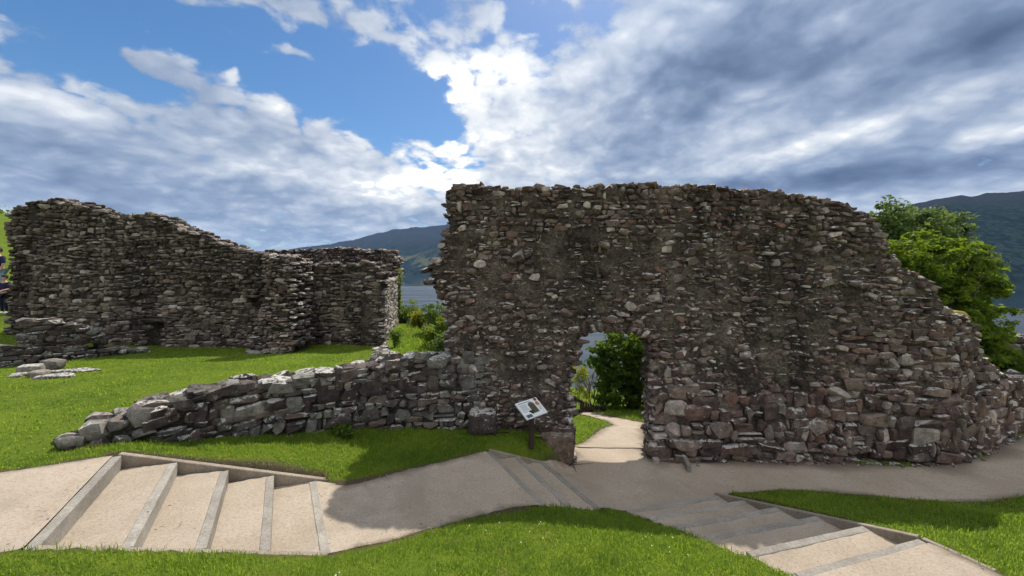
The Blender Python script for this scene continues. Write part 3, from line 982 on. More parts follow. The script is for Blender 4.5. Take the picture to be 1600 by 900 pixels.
class Wall:
    """masonry on a plan polyline; s along it, d into it from the visible face, z up"""
    def __init__(self, path, thick, mat, mortar, seed):
        self.p = np.array(path, float)
        seg = np.diff(self.p, axis=0)
        self.L = np.hypot(seg[:, 0], seg[:, 1])
        self.S = np.concatenate([[0], np.cumsum(self.L)])
        self.dir = seg / self.L[:, None]
        self.nrm = np.stack([-self.dir[:, 1], self.dir[:, 0]], 1)    # left of travel = into the wall
        self.th, self.mat, self.mortar = thick, mat, mortar
        self.r = np.random.default_rng(seed)
        self.st = []
        self.relief = lambda s, z: np.zeros_like(s)
        self.recess = lambda s, z: 0.05 + 0 * s
        self.splay = lambda s, d, z: np.zeros_like(s)

    def seg(self, s):
        return np.clip(np.searchsorted(self.S, s, 'right') - 1, 0, len(self.L) - 1)

    def pos(self, s, d, z):
        s = np.atleast_1d(np.asarray(s, float))
        d = np.broadcast_to(np.asarray(d, float), s.shape)
        z = np.broadcast_to(np.asarray(z, float), s.shape)
        s = s + self.splay(s, d, z)
        i = self.seg(s)
        # soft normal at bends
        n = self.nrm[i].copy()
        for k in range(1, len(self.L)):
            w = np.clip(0.5 + (s - self.S[k]) / 0.5, 0, 1)
            m = (w > 0) & (w < 1)
            if m.any():
                nn = self.nrm[k - 1][None] * (1 - w[m, None]) + self.nrm[k][None] * w[m, None]
                n[m] = nn / np.linalg.norm(nn, axis=1)[:, None]
        xy = self.p[i] + self.dir[i] * (s - self.S[i])[:, None] + n * d[:, None]
        return np.column_stack([xy, z])

    def basis(self, s):
        i = int(self.seg(np.array([s]))[0])
        return np.array([[self.dir[i, 0], self.nrm[i, 0], 0], [self.dir[i, 1], self.nrm[i, 1], 0], [0, 0, 1]])

    def px(self, u, v):
        """photo pixel on the visible face -> (s, z)"""
        k = (u - CU) / F
        best = None
        for i in range(len(self.L)):
            a, d = self.p[i], self.dir[i]
            den = d[0] - k * d[1]
            if abs(den) < 1e-9:
                continue
            t = (k * a[1] - a[0]) / den
            lo = -1e9 if i == 0 else -1e-6
            hi = 1e9 if i == len(self.L) - 1 else self.L[i] + 1e-6
            if lo <= t <= hi and a[1] + d[1] * t > 0.5:
                y = a[1] + d[1] * t
                if best is None or y < best[2]:
                    best = (self.S[i] + t, EYE - (v - CV) / F * y, y)
        return best[0], best[1]

    def core(self, outline, holes, g, root, shrink=0.05, amp=0.05, back=True):
        o = np.array(outline)
        s0, z0 = o.min(0)
        s1, z1 = o.max(0)
        ns, nz = int((s1 - s0) / g) + 3, int((z1 - z0) / g) + 3
        sc, zc = s0 - g + (np.arange(ns) + .5) * g, z0 - g + (np.arange(nz) + .5) * g
        Sg, Zg = np.meshgrid(sc, zc, indexing='ij')
        ins = in_poly(Sg, Zg, outline) & (poly_dist(Sg, Zg, outline) > shrink)
        for h in holes:
            ins &= ~(in_poly(Sg, Zg, h) | (poly_dist(Sg, Zg, h) < shrink))
        self.ins_grid = ins
        verts, index, faces = [], {}, []
        nd = 4

        def vid(i, j, k):
            key = (i, j, k)
            if key not in index:
                index[key] = len(verts)
                verts.append((s0 - g + i * g, z0 - g + j * g, self.th * k / nd))
            return index[key]
        I, J = np.nonzero(ins)
        for i, j in zip(I.tolist(), J.tolist()):
            faces.append((vid(i, j, 0), vid(i + 1, j, 0), vid(i + 1, j + 1, 0), vid(i, j + 1, 0)))
            if back:
                faces.append((vid(i, j, nd), vid(i, j + 1, nd), vid(i + 1, j + 1, nd), vid(i + 1, j, nd)))
            for (di, dj, e0, e1) in ((-1, 0, (0, 0), (0, 1)), (1, 0, (1, 1), (1, 0)), (0, -1, (1, 0), (0, 0)), (0, 1, (0, 1), (1, 1))):
                if not ins[i + di, j + dj]:
                    for k in range(nd):
                        faces.append((vid(i + e0[0], j + e0[1], k), vid(i + e1[0], j + e1[1], k), vid(i + e1[0], j + e1[1], k + 1), vid(i + e0[0], j + e0[1], k + 1)))
        V = np.array(verts)
        s, z, d = V[:, 0], V[:, 1], V[:, 2]
        q = np.stack([s * 4, z * 4, d * 4], 1)
        q2 = np.stack([s * 11, z * 11, d * 11], 1)
        rel = np.where(d < 1e-6, self.relief(s, z) + self.recess(s, z) + amp * (vnoise(q, 1) + 0.6 * vnoise(q2, 2)), 0)
        s = s + amp * 0.8 * vnoise(q, 3)
        z = z + amp * 0.8 * vnoise(q, 4)
        W = self.pos(s, d + rel, z)
        link('core', mesh_np('core', W, np.array(faces)[:, ::-1], False), self.mortar, root)

    def add(self, s, d, z, w, dep, h, rx=0, ry=0, rz=0, kind=0):
        self.st.append((s, d, z, w, dep, h, rx, ry, rz, kind))

    def pack(self, outline, holes, wr, hr, mask=None, fill=0.92, prot=(0.01, 0.05), tilt=0.06, dep=(0.14, 0.24), wob=0.05, kind=0, gap=1.02):
        r = self.r
        o = np.array(outline)
        s0, z0 = o.min(0)
        s1, z1 = o.max(0)
        cand = []
        z = z0
        while z < z1:
            hc = r.uniform(*hr)
            s = s0 - r.uniform(0, wr[1])
            ph = r.uniform(0, 6.28)
            while s < s1:
                w = wr[0] + (wr[1] - wr[0]) * r.random() ** 1.6
                hh = hc * r.uniform(0.75, 1.12)
                zz = z + hc / 2 + wob * math.sin(s * 1.1 + ph * 0.15) + r.normal() * hc * 0.10
                roll = r.random()
                if roll < 0.14 and w > wr[0] * 1.3:
                    cand.append((s + w / 2, zz - hc * .25, w, hh * .5))
                    cand.append((s + w * .45, zz + hc * .25, w * .9, hh * .5))
                elif roll < 0.22:
                    cand.append((s + w / 2, zz + hc * .3, w, hh * 1.6))
                elif roll < 0.30:
                    cand.append((s + w * .27, zz, w * .5, hh))
                    cand.append((s + w * .76, zz, w * .5, hh * .8))
                elif r.random() < fill:
                    cand.append((s + w / 2, zz, w, hh))
                s += w
            z += hc * 0.97
        c = np.array(cand)
        ok = in_poly(c[:, 0], c[:, 1], outline)
        for h in holes:
            ok &= ~in_poly(c[:, 0], c[:, 1], h)
            ok &= poly_dist(c[:, 0], c[:, 1], h) > 0.03
        if mask is not None:
            ok &= mask(c[:, 0], c[:, 1])
        c = c[ok]
        rel = self.relief(c[:, 0], c[:, 1]) + 0.02 * n2(c[:, 0], c[:, 1], 3, 17)
        for (s, z, w, h), rl in zip(c, rel):
            dp = r.uniform(*dep)
            pr = r.uniform(*prot)
            kk, gg = kind, gap
            if kind == 2:
                kk = (2, 2, 2, 0, 1)[int(r.integers(5))]
                gg = gap * (1.0 if kk == 2 else 1.14) * 1.07
                w *= r.uniform(.9, 1.12)
                h *= r.uniform(.85, 1.15)
            self.add(s, rl - pr + dp / 2, z, w * gg, dp, h * gg * 1.04, r.normal() * tilt * .7, r.normal() * tilt * (1.6 if kind == 2 else 1), r.normal() * tilt, kk)

    def edge(self, pts, size, rows=4, inset=0.04, spacing=0.16, flat=0.6, jut=0.05, prob=0.95, d0=0.0, d1=None, kind=1):
        """stones along a broken edge (points in s,z), several rows through the wall's thickness"""
        r = self.r
        d1 = self.th if d1 is None else d1
        for (a, b) in zip(pts, pts[1:]):
            a, b = np.array(a), np.array(b)
            L = np.hypot(*(b - a))
            n = max(1, int(round(L / spacing)))
            for i in range(n):
                t = (i + r.uniform(.2, .8)) / n
                p = a + (b - a) * t
                for k in range(rows):
                    if r.random() > prob:
                        continue
                    w = size * r.uniform(0.75, 1.5)
                    h = size * flat * r.uniform(0.7, 1.3)
                    d = d0 + (d1 - d0) * (k + 0.5 + r.uniform(-.2, .2)) / rows
                    rl = float(self.relief(np.array([p[0]]), np.array([p[1]]))[0]) if k == 0 else 0
                    self.add(p[0] + r.normal() * .03, d + rl + (0.0 if k else -.03), p[1] - inset + r.normal() * jut * .6, w, size * r.uniform(.9, 1.5), h,
                             r.normal() * .10, r.normal() * .12, r.uniform(-.5, .5), kind)

    def build(self, root, singles=295, mat=None):
        mat = mat or self.mat
        r = self.r
        A = np.array([x[:9] for x in self.st])
        P = self.pos(A[:, 0], A[:, 1], A[:, 2])
        u = CU + F * P[:, 0] / np.maximum(P[:, 1], .5)
        v = CV - F * (P[:, 2] - EYE) / np.maximum(P[:, 1], .5)
        area = A[:, 3] * A[:, 5] / P[:, 1] ** 2
        vis = (u > -5) & (u < 1605) & (v > -5) & (v < 905) & (P[:, 1] > .5) & (A[:, 1] < 0.18) & (P[:, 2] > H(P[:, 0], P[:, 1]) - 0.02)
        order = np.argsort(-np.where(vis, area, -1))
        single = set(order[:min(singles, int(vis.sum()))].tolist())
        VV, FF, off_ = [], [], 0
        for i, row in enumerate(self.st):
            s, d, z, w, dep, h, rx, ry, rz, kind = row
            lib = LIBS[kind]
            k = int(r.integers(len(lib)))
            B = self.basis(s) @ rot_euler(rx, ry, rz)
            if i in single:
                o = bpy.data.objects.new('stone', stone_mesh(kind, k, mat))
                COL.objects.link(o)
                o.parent = root
                M = np.eye(4)
                M[:3, :3] = B * np.array([w, dep, h])[None, :]
                M[:3, 3] = P[i] - np.array(root.location)
                o.matrix_local = Matrix(M.tolist())
            else:
                vv = (lib[k][0] * np.array([w, dep, h])) @ B.T + P[i]
                VV.append(vv)
                FF.append(lib[k][1] + off_)
                off_ += len(vv)
        if VV:
            me = mesh_np('small_stones', np.concatenate(VV), np.concatenate(FF), False)
            o = link('small_stones', me, mat, root)
            o['kind'] = 'stuff'


# ---- the gateway wall, with its bend and low return on the right
def gate_wall():
    W = Wall([(-1.9, 7.0), (7.86, 6.86), (11.2, 8.42), (14.5, 9.95)], 1.4, M_MAIN, M_MORTAR, 3)
    px = W.px
    top = [(703, 292), (730, 287), (760, 291), (820, 296), (880, 291), (940, 292), (990, 286), (1050, 292), (1090, 289), (1150, 297), (1200, 299), (1240, 304),
           (1280, 309), (1320, 319), (1345, 330), (1366, 346), (1376, 370), (1392, 396), (1408, 417), (1438, 430), (1458, 446), (1466, 470), (1478, 488),
           (1506, 495), (1518, 509), (1525, 532), (1536, 562), (1558, 584), (1584, 598), (1602, 608)]
    left = [(742, 580), (705, 555), (697, 530), (702, 500), (692, 468), (676, 444), (668, 418), (688, 402), (699, 372), (703, 340)]
    topz = [px(*p) for p in top] + [(W.S[-1], px(1602, 608)[1] - 0.25)]
    leftz = [px(*p) for p in left]
    outline = leftz + topz + [(W.S[-1], -0.5), (px(742, 580)[0], -0.5)]
    door_px = [(891, 720), (888, 680), (889, 640), (886, 606), (893, 576), (902, 546), (909, 530), (924, 522), (943, 519), (976, 520), (1001, 526), (1016, 537), (1022, 560), (1021, 640), (1021, 722)]
    door = [px(*p) for p in door_px]
    hole = [(door[0][0], -0.6)] + door + [(door[-1][0], -0.6)]
    sR = door[-2][0]

    def splay(s, d, z):
        w = np.clip(1 - np.abs(s - sR) / 1.2, 0, 1)
        return 0.34 * (np.clip(d, 0, 1.4) / 1.4) * w * (s > sR - 0.3)

    W.splay = splay
    sA = px(1040, 600)[0]
    sC = px(1488, 600)[0]

    def relief(s, z):
        # lower facing stands proud of the robbed core above it
        edge = 1.25 + 0.25 * np.sin(s * 1.7) + 0.12 * np.sin(s * 4.1)
        low = np.clip((edge - z) / 0.25, 0, 1)
        right = np.clip((s - sA) / 0.3, 0, 1)
        upper = np.clip((z - 3.6) / 0.4, 0, 1)
        return -0.11 * low * (0.45 + 0.55 * right) - 0.05 * upper - 0.04 * np.clip((s - sC + 1.6) / 1.2, 0, 1)

    W.relief = relief
    W.recess = lambda s, z: np.where(low_mask(s, z) | right_mask(s, z), 0.06, np.where(top_mask(s, z), 0.03, 0.015))
    root = empty('gate_wall', (0, 7.0, 0), 'tall ruined rubble wall pierced by the open gateway in front of the loch', 'wall')

    def low_mask(s, z):
        return (z < 1.32 + 0.25 * np.sin(s * 1.7) + 0.12 * np.sin(s * 4.1)) & ((s > sA - 0.35) | (z < 0.55))

    def right_mask(s, z):
        return (s > sC - 1.9) & (z < 2.3) & ~low_mask(s, z)

    def top_mask(s, z):
        return (z > 4.05 + 0.2 * np.sin(s * 2.1)) & ~right_mask(s, z)

    def mid_mask(s, z):
        return ~low_mask(s, z) & ~right_mask(s, z) & ~top_mask(s, z)

    W.core(outline, [hole], 0.085, root, 0.05, 0.035)

    W.pack(outline, [hole], (0.12, 0.50), (0.10, 0.25), low_mask, 0.98, (0.01, 0.06), 0.05, (0.2, 0.3), 0.09, kind=2, gap=1.03)
    W.pack(outline, [hole], (0.12, 0.42), (0.08, 0.17), right_mask, 0.98, (0.01, 0.05), 0.05, (0.16, 0.24), 0.07, kind=2, gap=1.03)
    W.pack(outline, [hole], (0.09, 0.30), (0.06, 0.13), top_mask, 0.95, (0.0, 0.045), 0.09, (0.16, 0.24), 0.04)
    W.pack(outline, [hole], (0.07, 0.26), (0.04, 0.10), mid_mask, 0.88, (-0.02, 0.045), 0.17, (0.14, 0.24), 0.07)
    # loose larger stones poking out of the core
    r = W.r
    o = np.array(outline)
    for _ in range(330):
        s, z = r.uniform(o[:, 0].min(), sC), r.uniform(0.6, 4.9)
        if mid_mask(np.array([s]), np.array([z]))[0] and in_poly(np.array([s]), np.array([z]), outline)[0] and not in_poly(np.array([s]), np.array([z]), hole)[0] \
                and poly_dist(np.array([s]), np.array([z]), hole)[0] > 0.1:
            w = r.uniform(0.11, 0.26)
            W.add(s, float(relief(np.array([s]), np.array([z]))[0]) + r.uniform(-0.03, 0.05), z, w, r.uniform(.14, .22), w * r.uniform(0.35, 0.75), r.normal() * .15, r.normal() * .22, r.normal() * .25, 0)
    # wall head, broken edges
    W.edge(topz[:24], 0.19, 5, 0.03, 0.17, 0.62, 0.03)
    W.edge(topz[23:], 0.2, 5, 0.05, 0.17, 0.6, 0.03)
    W.edge(leftz[::-1][:9][::-1] + [topz[0]], 0.20, 5, 0.0, 0.13, 0.6, 0.04)
    # door reveals and arch
    W.edge(door[:7], 0.20, 5, 0.0, 0.13, 0.6, 0.02, 1.0)
    W.edge(door[11:], 0.15, 6, 0.0, 0.13, 0.7, 0.01, 1.0, kind=0)
    arch = door[6:12]
    cs, cz = (arch[0][0] + arch[-1][0]) / 2, arch[0][1] - 1.3
    for a, b in zip(arch, arch[1:]):
        n = max(1, int(np.hypot(b[0] - a[0], b[1] - a[1]) / 0.10))
        for i in range(n):
            t = (i + .5) / n
            s, z = a[0] + (b[0] - a[0]) * t, a[1] + (b[1] - a[1]) * t
            ang = math.atan2(s - cs, z - cz)
            for k in range(4):
                L = r.uniform(.14, .28)
                W.add(s + math.sin(ang) * L * .42, 0.10 + k * .34, z + math.cos(ang) * L * .42, 0.11 * r.uniform(.7, 1.3), 0.30, L, r.normal() * .1, ang + r.normal() * .25, r.normal() * .08, 0)
    W.build(root, 297)
    return W


GW = gate_wall()


# ---- low wall in front of the lawn
def low_wall():
    path = [(-5.75, 3.95), (-5.22, 4.5), (-4.48, 5.37), (-3.53, 6.05), (-2.24, 6.72), (-0.45, 6.97)]
    W = Wall(path, 0.62, M_LOW, M_MORTAR_L, 5)
    px = W.px
    top = [(84, 713), (96, 700), (130, 684), (170, 668), (205, 653), (228, 638), (275, 631), (300, 616), (335, 606), (390, 597), (430, 594), (500, 584), (560, 576), (600, 562), (650, 556), (700, 558), (745, 560), (768, 566)]
    topz = [px(*p) for p in top]
    outline = topz + [(topz[-1][0], 0.2), (topz[0][0], 0.7)]
    root = empty('low_wall', (-3, 6.2, 0.6), 'low curving drystone wall with lichened capstones beside the lawn', 'wall')
    W.core(outline, [], 0.08, root, 0.05, 0.03)
    sl = px(228, 660)[0]
    W.pack(outline, [], (0.12, 0.42), (0.10, 0.22), lambda s, z: s > sl, 0.99, (0.005, 0.045), 0.05, (0.22, 0.3), 0.03, kind=2, gap=1.06)
    W.edge(topz[5:], 0.28, 2, 0.09, 0.26, 0.75, 0.02, 1.0, kind=2)
    # the tapering end: a few big rounded boulders
    for (u, v, w, h, d, k) in [(112, 696, .46, .22, .16, 1), (108, 702, .40, .18, .42, 1), (150, 678, .42, .30, .16, 1), (160, 672, .46, .30, .44, 1), (188, 668, .32, .24, .14, 1), (196, 662, .36, .28, .4, 2),
                               (222, 652, .40, .34, .14, 1), (228, 650, .40, .34, .44, 2), (252, 640, .58, .24, .16, 1), (256, 640, .5, .26, .46, 1), (190, 690, .3, .2, .1, 1), (225, 680, .36, .24, .08, 1), (150, 698, .3, .18, .1, 1)]:
        q = px(u, v)
        W.add(q[0], d, q[1], w * .68, .30, h * .78, W.r.normal() * .08, .22 + W.r.normal() * .08, W.r.normal() * .3, k)
    W.build(root, 297)


low_wall()


def left_wall():
    # the long wall across the lawn
    W = Wall([(-18.5, 13.0), (-7.45, 13.0)], 1.0, M_LEFT, M_MORTAR_L, 8)
    px = W.px
    top = [(10, 352), (20, 326), (60, 312), (100, 310), (150, 329), (180, 341), (208, 335), (235, 334), (270, 351), (320, 371), (360, 386), (400, 396), (440, 402), (456, 407)]
    topz = [px(*p) for p in top]
    outline = [px(11, 560)] + [px(17, 500), px(15, 430)] + topz + [(topz[-1][0], 0.3)]
    holes = [[px(*p) for p in ((389, 466), (402, 466), (402, 478), (389, 478))], [px(*p) for p in ((229, 504), (251, 504), (251, 542), (229, 542))]]
    root = empty('ruined_wall', (-13, 13.0, 0.7), 'long dark ruined wall with stepped top beyond the lawn', 'wall')
    def relief_a(s, z):
        out = 0.05 * np.sin(s * 1.3) * np.sin(z * 1.7 + s)
        for hh in holes:
            out = np.where(in_poly(s, z, hh), 0.2, out)
        return out
    W.relief = relief_a
    hl = px(240, 500)
    W.add(hl[0], -.03, hl[1], .75, .3, .11, 0, 0, 0, 2)
    hl = px(396, 463)
    W.add(hl[0], -.03, hl[1], .5, .3, .09, 0, 0, 0, 2)
    W.core(outline, [], 0.13, root, 0.06, 0.05)
    W.pack(outline, holes, (0.13, 0.42), (0.075, 0.16), lambda s, z: z > 2.5, 0.93, (0.0, 0.08), 0.10, (0.2, 0.3), 0.08)
    W.pack(outline, holes, (0.16, 0.50), (0.085, 0.18), lambda s, z: z <= 2.5, 0.98, (0.0, 0.04), 0.04, (0.2, 0.3), 0.08, kind=2)
    W.edge(topz, 0.24, 4, 0.05, 0.2, 0.55, 0.05)
    W.edge([px(10, 520), px(16, 470), px(14, 430), px(13, 352)], 0.20, 4, 0, 0.13, 0.6, 0.03)
    W.edge([topz[-1], (topz[-1][0], 0.7)], 0.24, 4, 0, 0.13, 0.5, 0.05)
    W.build(root, 297)
    # the bay right of the broken cross wall
    B = Wall([(-7.9, 13.35), (-4.42, 13.35)], 0.9, M_LEFT, M_MORTAR_L, 9)
    px = B.px
    top = [(448, 411), (480, 416), (498, 411), (506, 406), (515, 414), (555, 414), (562, 408), (575, 405), (585, 411), (593, 420), (597, 440)]
    topz = [px(*p) for p in top]
    outline = topz + [px(595, 480), px(598, 560), (topz[0][0], 0.3)]
    rootb = empty('ruined_wall', (-6, 13.35, 0.7), 'square dark bay of the ruined wall right of the broken cross wall', 'wall')
    B.core(outline, [], 0.12, rootb, 0.06, 0.04)
    B.pack(outline, [], (0.15, 0.46), (0.08, 0.16), None, 0.97, (0.0, 0.05), 0.05, (0.2, 0.3), 0.05, kind=2)
    B.edge(topz, 0.24, 4, 0.05, 0.2, 0.55, 0.05)
    B.build(rootb, 297)
    # rubble stub of a cross wall standing proud between the two
    C = Wall([(-8.3, 11.9), (-6.86, 11.9)], 1.1, M_LEFT, M_MORTAR_L, 10)
    px = C.px
    top = [(412, 470), (418, 430), (424, 402), (448, 398), (456, 404)]
    topz = [px(*p) for p in top]
    outline = [px(386, 553), px(400, 520)] + topz + [px(455, 480), px(457, 560), px(386, 560)]
    rootc = empty('wall_stub', (-7.6, 11.9, 0.7), 'ragged stub of a cross wall between dark wall and square bay', 'wall')
    C.core(outline, [], 0.11, rootc, 0.06, 0.06)
    C.pack(outline, [], (0.12, 0.42), (0.06, 0.13), None, 0.9, (0.0, 0.12), 0.16, (0.2, 0.3), 0.05)
    C.edge([px(388, 545), px(402, 515)] + topz + [px(456, 470), px(457, 545)], 0.22, 5, 0.02, 0.15, 0.5, 0.05)
    C.build(rootc, 297, M_MAIN)
    # sunlit return wall running back from the bay
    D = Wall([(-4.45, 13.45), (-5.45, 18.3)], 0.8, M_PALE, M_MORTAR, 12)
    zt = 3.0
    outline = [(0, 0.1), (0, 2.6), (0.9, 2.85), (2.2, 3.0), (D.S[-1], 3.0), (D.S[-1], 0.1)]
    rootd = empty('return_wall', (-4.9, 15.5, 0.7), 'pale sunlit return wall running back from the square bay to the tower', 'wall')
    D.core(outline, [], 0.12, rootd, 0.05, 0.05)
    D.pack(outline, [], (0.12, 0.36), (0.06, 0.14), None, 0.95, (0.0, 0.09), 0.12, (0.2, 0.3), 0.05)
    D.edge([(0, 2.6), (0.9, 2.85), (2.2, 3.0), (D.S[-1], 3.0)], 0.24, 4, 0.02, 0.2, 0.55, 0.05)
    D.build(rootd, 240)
    # tower wall behind
    T = Wall([(-12.6, 18.3), (-5.45, 18.3)], 1.0, M_LEFT, M_MORTAR_L, 13)
    px = T.px
    top = [(410, 396), (420, 391), (455, 392), (500, 388), (540, 386), (565, 390), (576, 394), (590, 389), (612, 391), (619, 402), (620, 430)]
    topz = [px(*p) for p in top]
    outline = topz + [(topz[-1][0], -0.1), (topz[0][0], 0)]
    roott = empty('tower_wall', (-9, 18.3, 0.3), 'reddish brown tower wall rising behind the square bay with hills beyond', 'wall')
    T.core(outline, [], 0.15, roott, 0.07, 0.05)
    T.pack(outline, [], (0.16, 0.5), (0.08, 0.17), lambda s, z: z > 2.2, 0.95, (0.0, 0.07), 0.08, (0.2, 0.3), 0.05)
    T.edge(topz, 0.26, 4, 0.05, 0.22, 0.5, 0.05)
    T.build(roott, 200, M_MAIN)
    # knee-high remains at the left
    K = Wall([(-14.2, 9.5), (-13.3, 9.9), (-12.4, 10.7), (-11.5, 12.2)], 0.6, M_LOW, M_MORTAR_L, 14)
    px = K.px
    top = [(-40, 546), (0, 544), (36, 543), (39, 500), (62, 498), (95, 503), (120, 508), (152, 514), (160, 530), (166, 543), (200, 545), (238, 546)]
    topz = [px(*p) for p in top]
    outline = topz + [(topz[-1][0], 0.5), (topz[0][0], 0.5)]
    rootk = empty('low_wall', (-12.5, 10.8, 0.8), 'stepped low wall of reddish blocks at the foot of the long dark wall', 'wall')
    hk = [px(*p) for p in ((138, 532), (152, 532), (152, 541), (138, 541))]
    K.core(outline, [hk], 0.10, rootk, 0.05, 0.03)
    K.pack(outline, [hk], (0.16, 0.5), (0.11, 0.2), None, 0.98, (0.0, 0.05), 0.04, (0.2, 0.3), 0.03, kind=2)
    K.edge(topz, 0.3, 2, 0.06, 0.26, 0.5, 0.02)
    K.build(rootk, 297)
    # dry kerb between lawn and slope, from the low wall back to the bay
    S = Wall([(-2.20, 6.95), (-2.55, 8.2), (-3.4, 10.6), (-4.3, 13.2)], 0.4, M_LOW, M_MORTAR_L, 15)
    sl = np.linspace(0, S.S[-1], 14)
    P = S.pos(sl, 0.2, 0)
    zz = H(P[:, 0] - .2, P[:, 1]) + 0.10 + np.where(sl < 0.9, 0.12, 0.0)
    topz = list(zip(sl.tolist(), zz.tolist()))
    outline = topz + [(sl[-1], 0.0), (0, 0.0)]
    roots = empty('edging_wall', (-3, 9.5, 0.9), 'low edging wall between the lawn and the bushy slope', 'wall')
    S.core(outline, [], 0.10, roots, 0.04, 0.03)
    S.pack(outline, [], (0.14, 0.36), (0.09, 0.16), None, 0.97, (0.0, 0.06), 0.08, (0.2, 0.3), 0.03)
    S.edge(topz, 0.26, 2, 0.06, 0.24, 0.5, 0.02)
    S.build(roots, 60)


left_wall()


# ---- loose blocks
def block(name, label, cat, c, size, rot, mat, seed, pts=40, e=0.5, group=None):
    rnd = np.random.default_rng(seed)
    p = rnd.normal(size=(pts, 3))
    p /= np.linalg.norm(p, axis=1)[:, None]
    p = np.sign(p) * np.abs(p) ** e
    p /= np.max(np.abs(p))
    p *= rnd.uniform(.85, 1, (pts, 1))
    bm = bmesh.new()
    for q in p:
        bm.verts.new(q)
    r = bmesh.ops.convex_hull(bm, input=bm.verts[:])
    bmesh.ops.delete(bm, geom=[g for g in r['geom_interior'] if isinstance(g, bmesh.types.BMVert)], context='VERTS')
    bmesh.ops.scale(bm, vec=(size[0] / 2, size[1] / 2, size[2] / 2), verts=bm.verts)
    bmesh.ops.bevel(bm, geom=bm.edges[:], offset=min(size) * .05, segments=1, affect='EDGES')
    bmesh.ops.triangulate(bm, faces=bm.faces[:])
    bm.transform(Matrix.Rotation(rot, 4, 'Z'))
    o = bm_obj(name, bm, mat)
    o.location = c
    return tag(o, label, cat, group, 'thing')


def on_ground(u, v, h, up):
    x, y, z = pt(u, v, h)
    return (x, y, Hs(x, y) + up)


G = 'fallen blocks lying on the lawn'
block('fallen_block', 'tall grey fallen block at the back of the pile on the lawn', 'stone', on_ground(80, 583, 2.50, .12), (.52, .36, .30), .2, M_BLOCK, 1, group=G)
block('fallen_block', 'rounded grey fallen block at the left end of the pile on the lawn', 'stone', on_ground(48, 590, 2.45, .1), (.46, .34, .26), .5, M_BLOCK, 2, group=G)
block('fallen_block', 'small pinkish fallen block at the front of the pile on the lawn', 'stone', on_ground(62, 598, 2.45, .06), (.40, .3, .2), -.2, M_PALE, 3, group=G)
block('fallen_block', 'dark stone half sunk in turf left of the pile on the lawn', 'stone', on_ground(28, 597, 2.45, .02), (.3, .3, .14), .1, M_BLOCK, 4, group=G)
block('fallen_slab', 'long flat mossy slab stretching right from the fallen blocks', 'stone', on_ground(115, 588, 2.48, .0), (1.3, .40, .2), .25, M_LOW, 5, 40, .75, group=G)
block('fallen_slab', 'narrow flat slab in front of the long mossy slab', 'stone', on_ground(85, 602, 2.45, .02), (.8, .28, .2), .3, M_LOW, 6, 40, .8, group=G)
block('fallen_block', 'pale block resting on the stones at the stub foot', 'stone', on_ground(404, 548, 2.62, .24), (.6, .35, .2), 0, M_BLOCK, 7, group='stones at the foot of the stub')
block('fallen_slab', 'flat pale slab lowest in the grass below the stub', 'stone', on_ground(403, 553, 2.62, .06), (.75, .4, .16), 0.05, M_BLOCK, 8, group='stones at the foot of the stub')
block('fallen_block', 'small stone right of the flat pale slab under the stub', 'stone', on_ground(436, 553, 2.62, .1), (.5, .4, .24), 0.3, M_BLOCK, 9, group='stones at the foot of the stub')
block('lichened_boulder', 'squarish boulder with white lichen on top where the low wall meets the gate wall', 'boulder', (-0.52, 6.86, 0.72), (.54, .5, .42), .1, M_LOW, 21, 90, .3)
block('threshold_block', 'big flat topped block at the left foot of the gateway', 'stone', (0.80, 7.12, 0.22), (.66, .8, .56), .08, stone_material('brown_block', [(0, (.15, .105, .08)), (1, (.17, .12, .09))], .4, (1, 1, 1), .2), 22, 90, .22)
block('moss_boulder', 'yellow lichened stone on the broken end of the gate wall', 'stone', GW.pos([GW.px(1500, 492)[0]], [.15], [GW.px(1500, 492)[1]])[0], (.5, .4, .16), 0, stone_material('yellow_lichen_stone', [(0, (.30, .24, .05)), (1, (.34, .28, .07))], .2), 23)

# boards by the gateway
def loose_board(label, a, b, w, h):
    bm = bmesh.new()
    bar(bm, a, b, w, h, bev=.006)
    tag(bm_obj('edging_board', bm, M_BOARD), label, 'board', 'edging boards by the gateway', 'thing')


loose_board('longer edging board standing out of the gravel right of the gateway', off(pt(1063, 698, 3.30), 0, 0, 0), off(pt(1077, 727, 3.30), 0, 0, 0), .07, .25)
loose_board('short edging board at the right foot of the gateway', off(pt(1019, 705, 3.34), 0, 0, 0), off(pt(1026, 718, 3.34), 0, 0, 0), .10, .25)
loose_board('upright timber peg at the end of the grass beside the gateway', off(pt(893, 722, 3.4), 0, 0, .17), off(pt(890, 708, 3.36), 0, 0.0, .17), .07, .3)



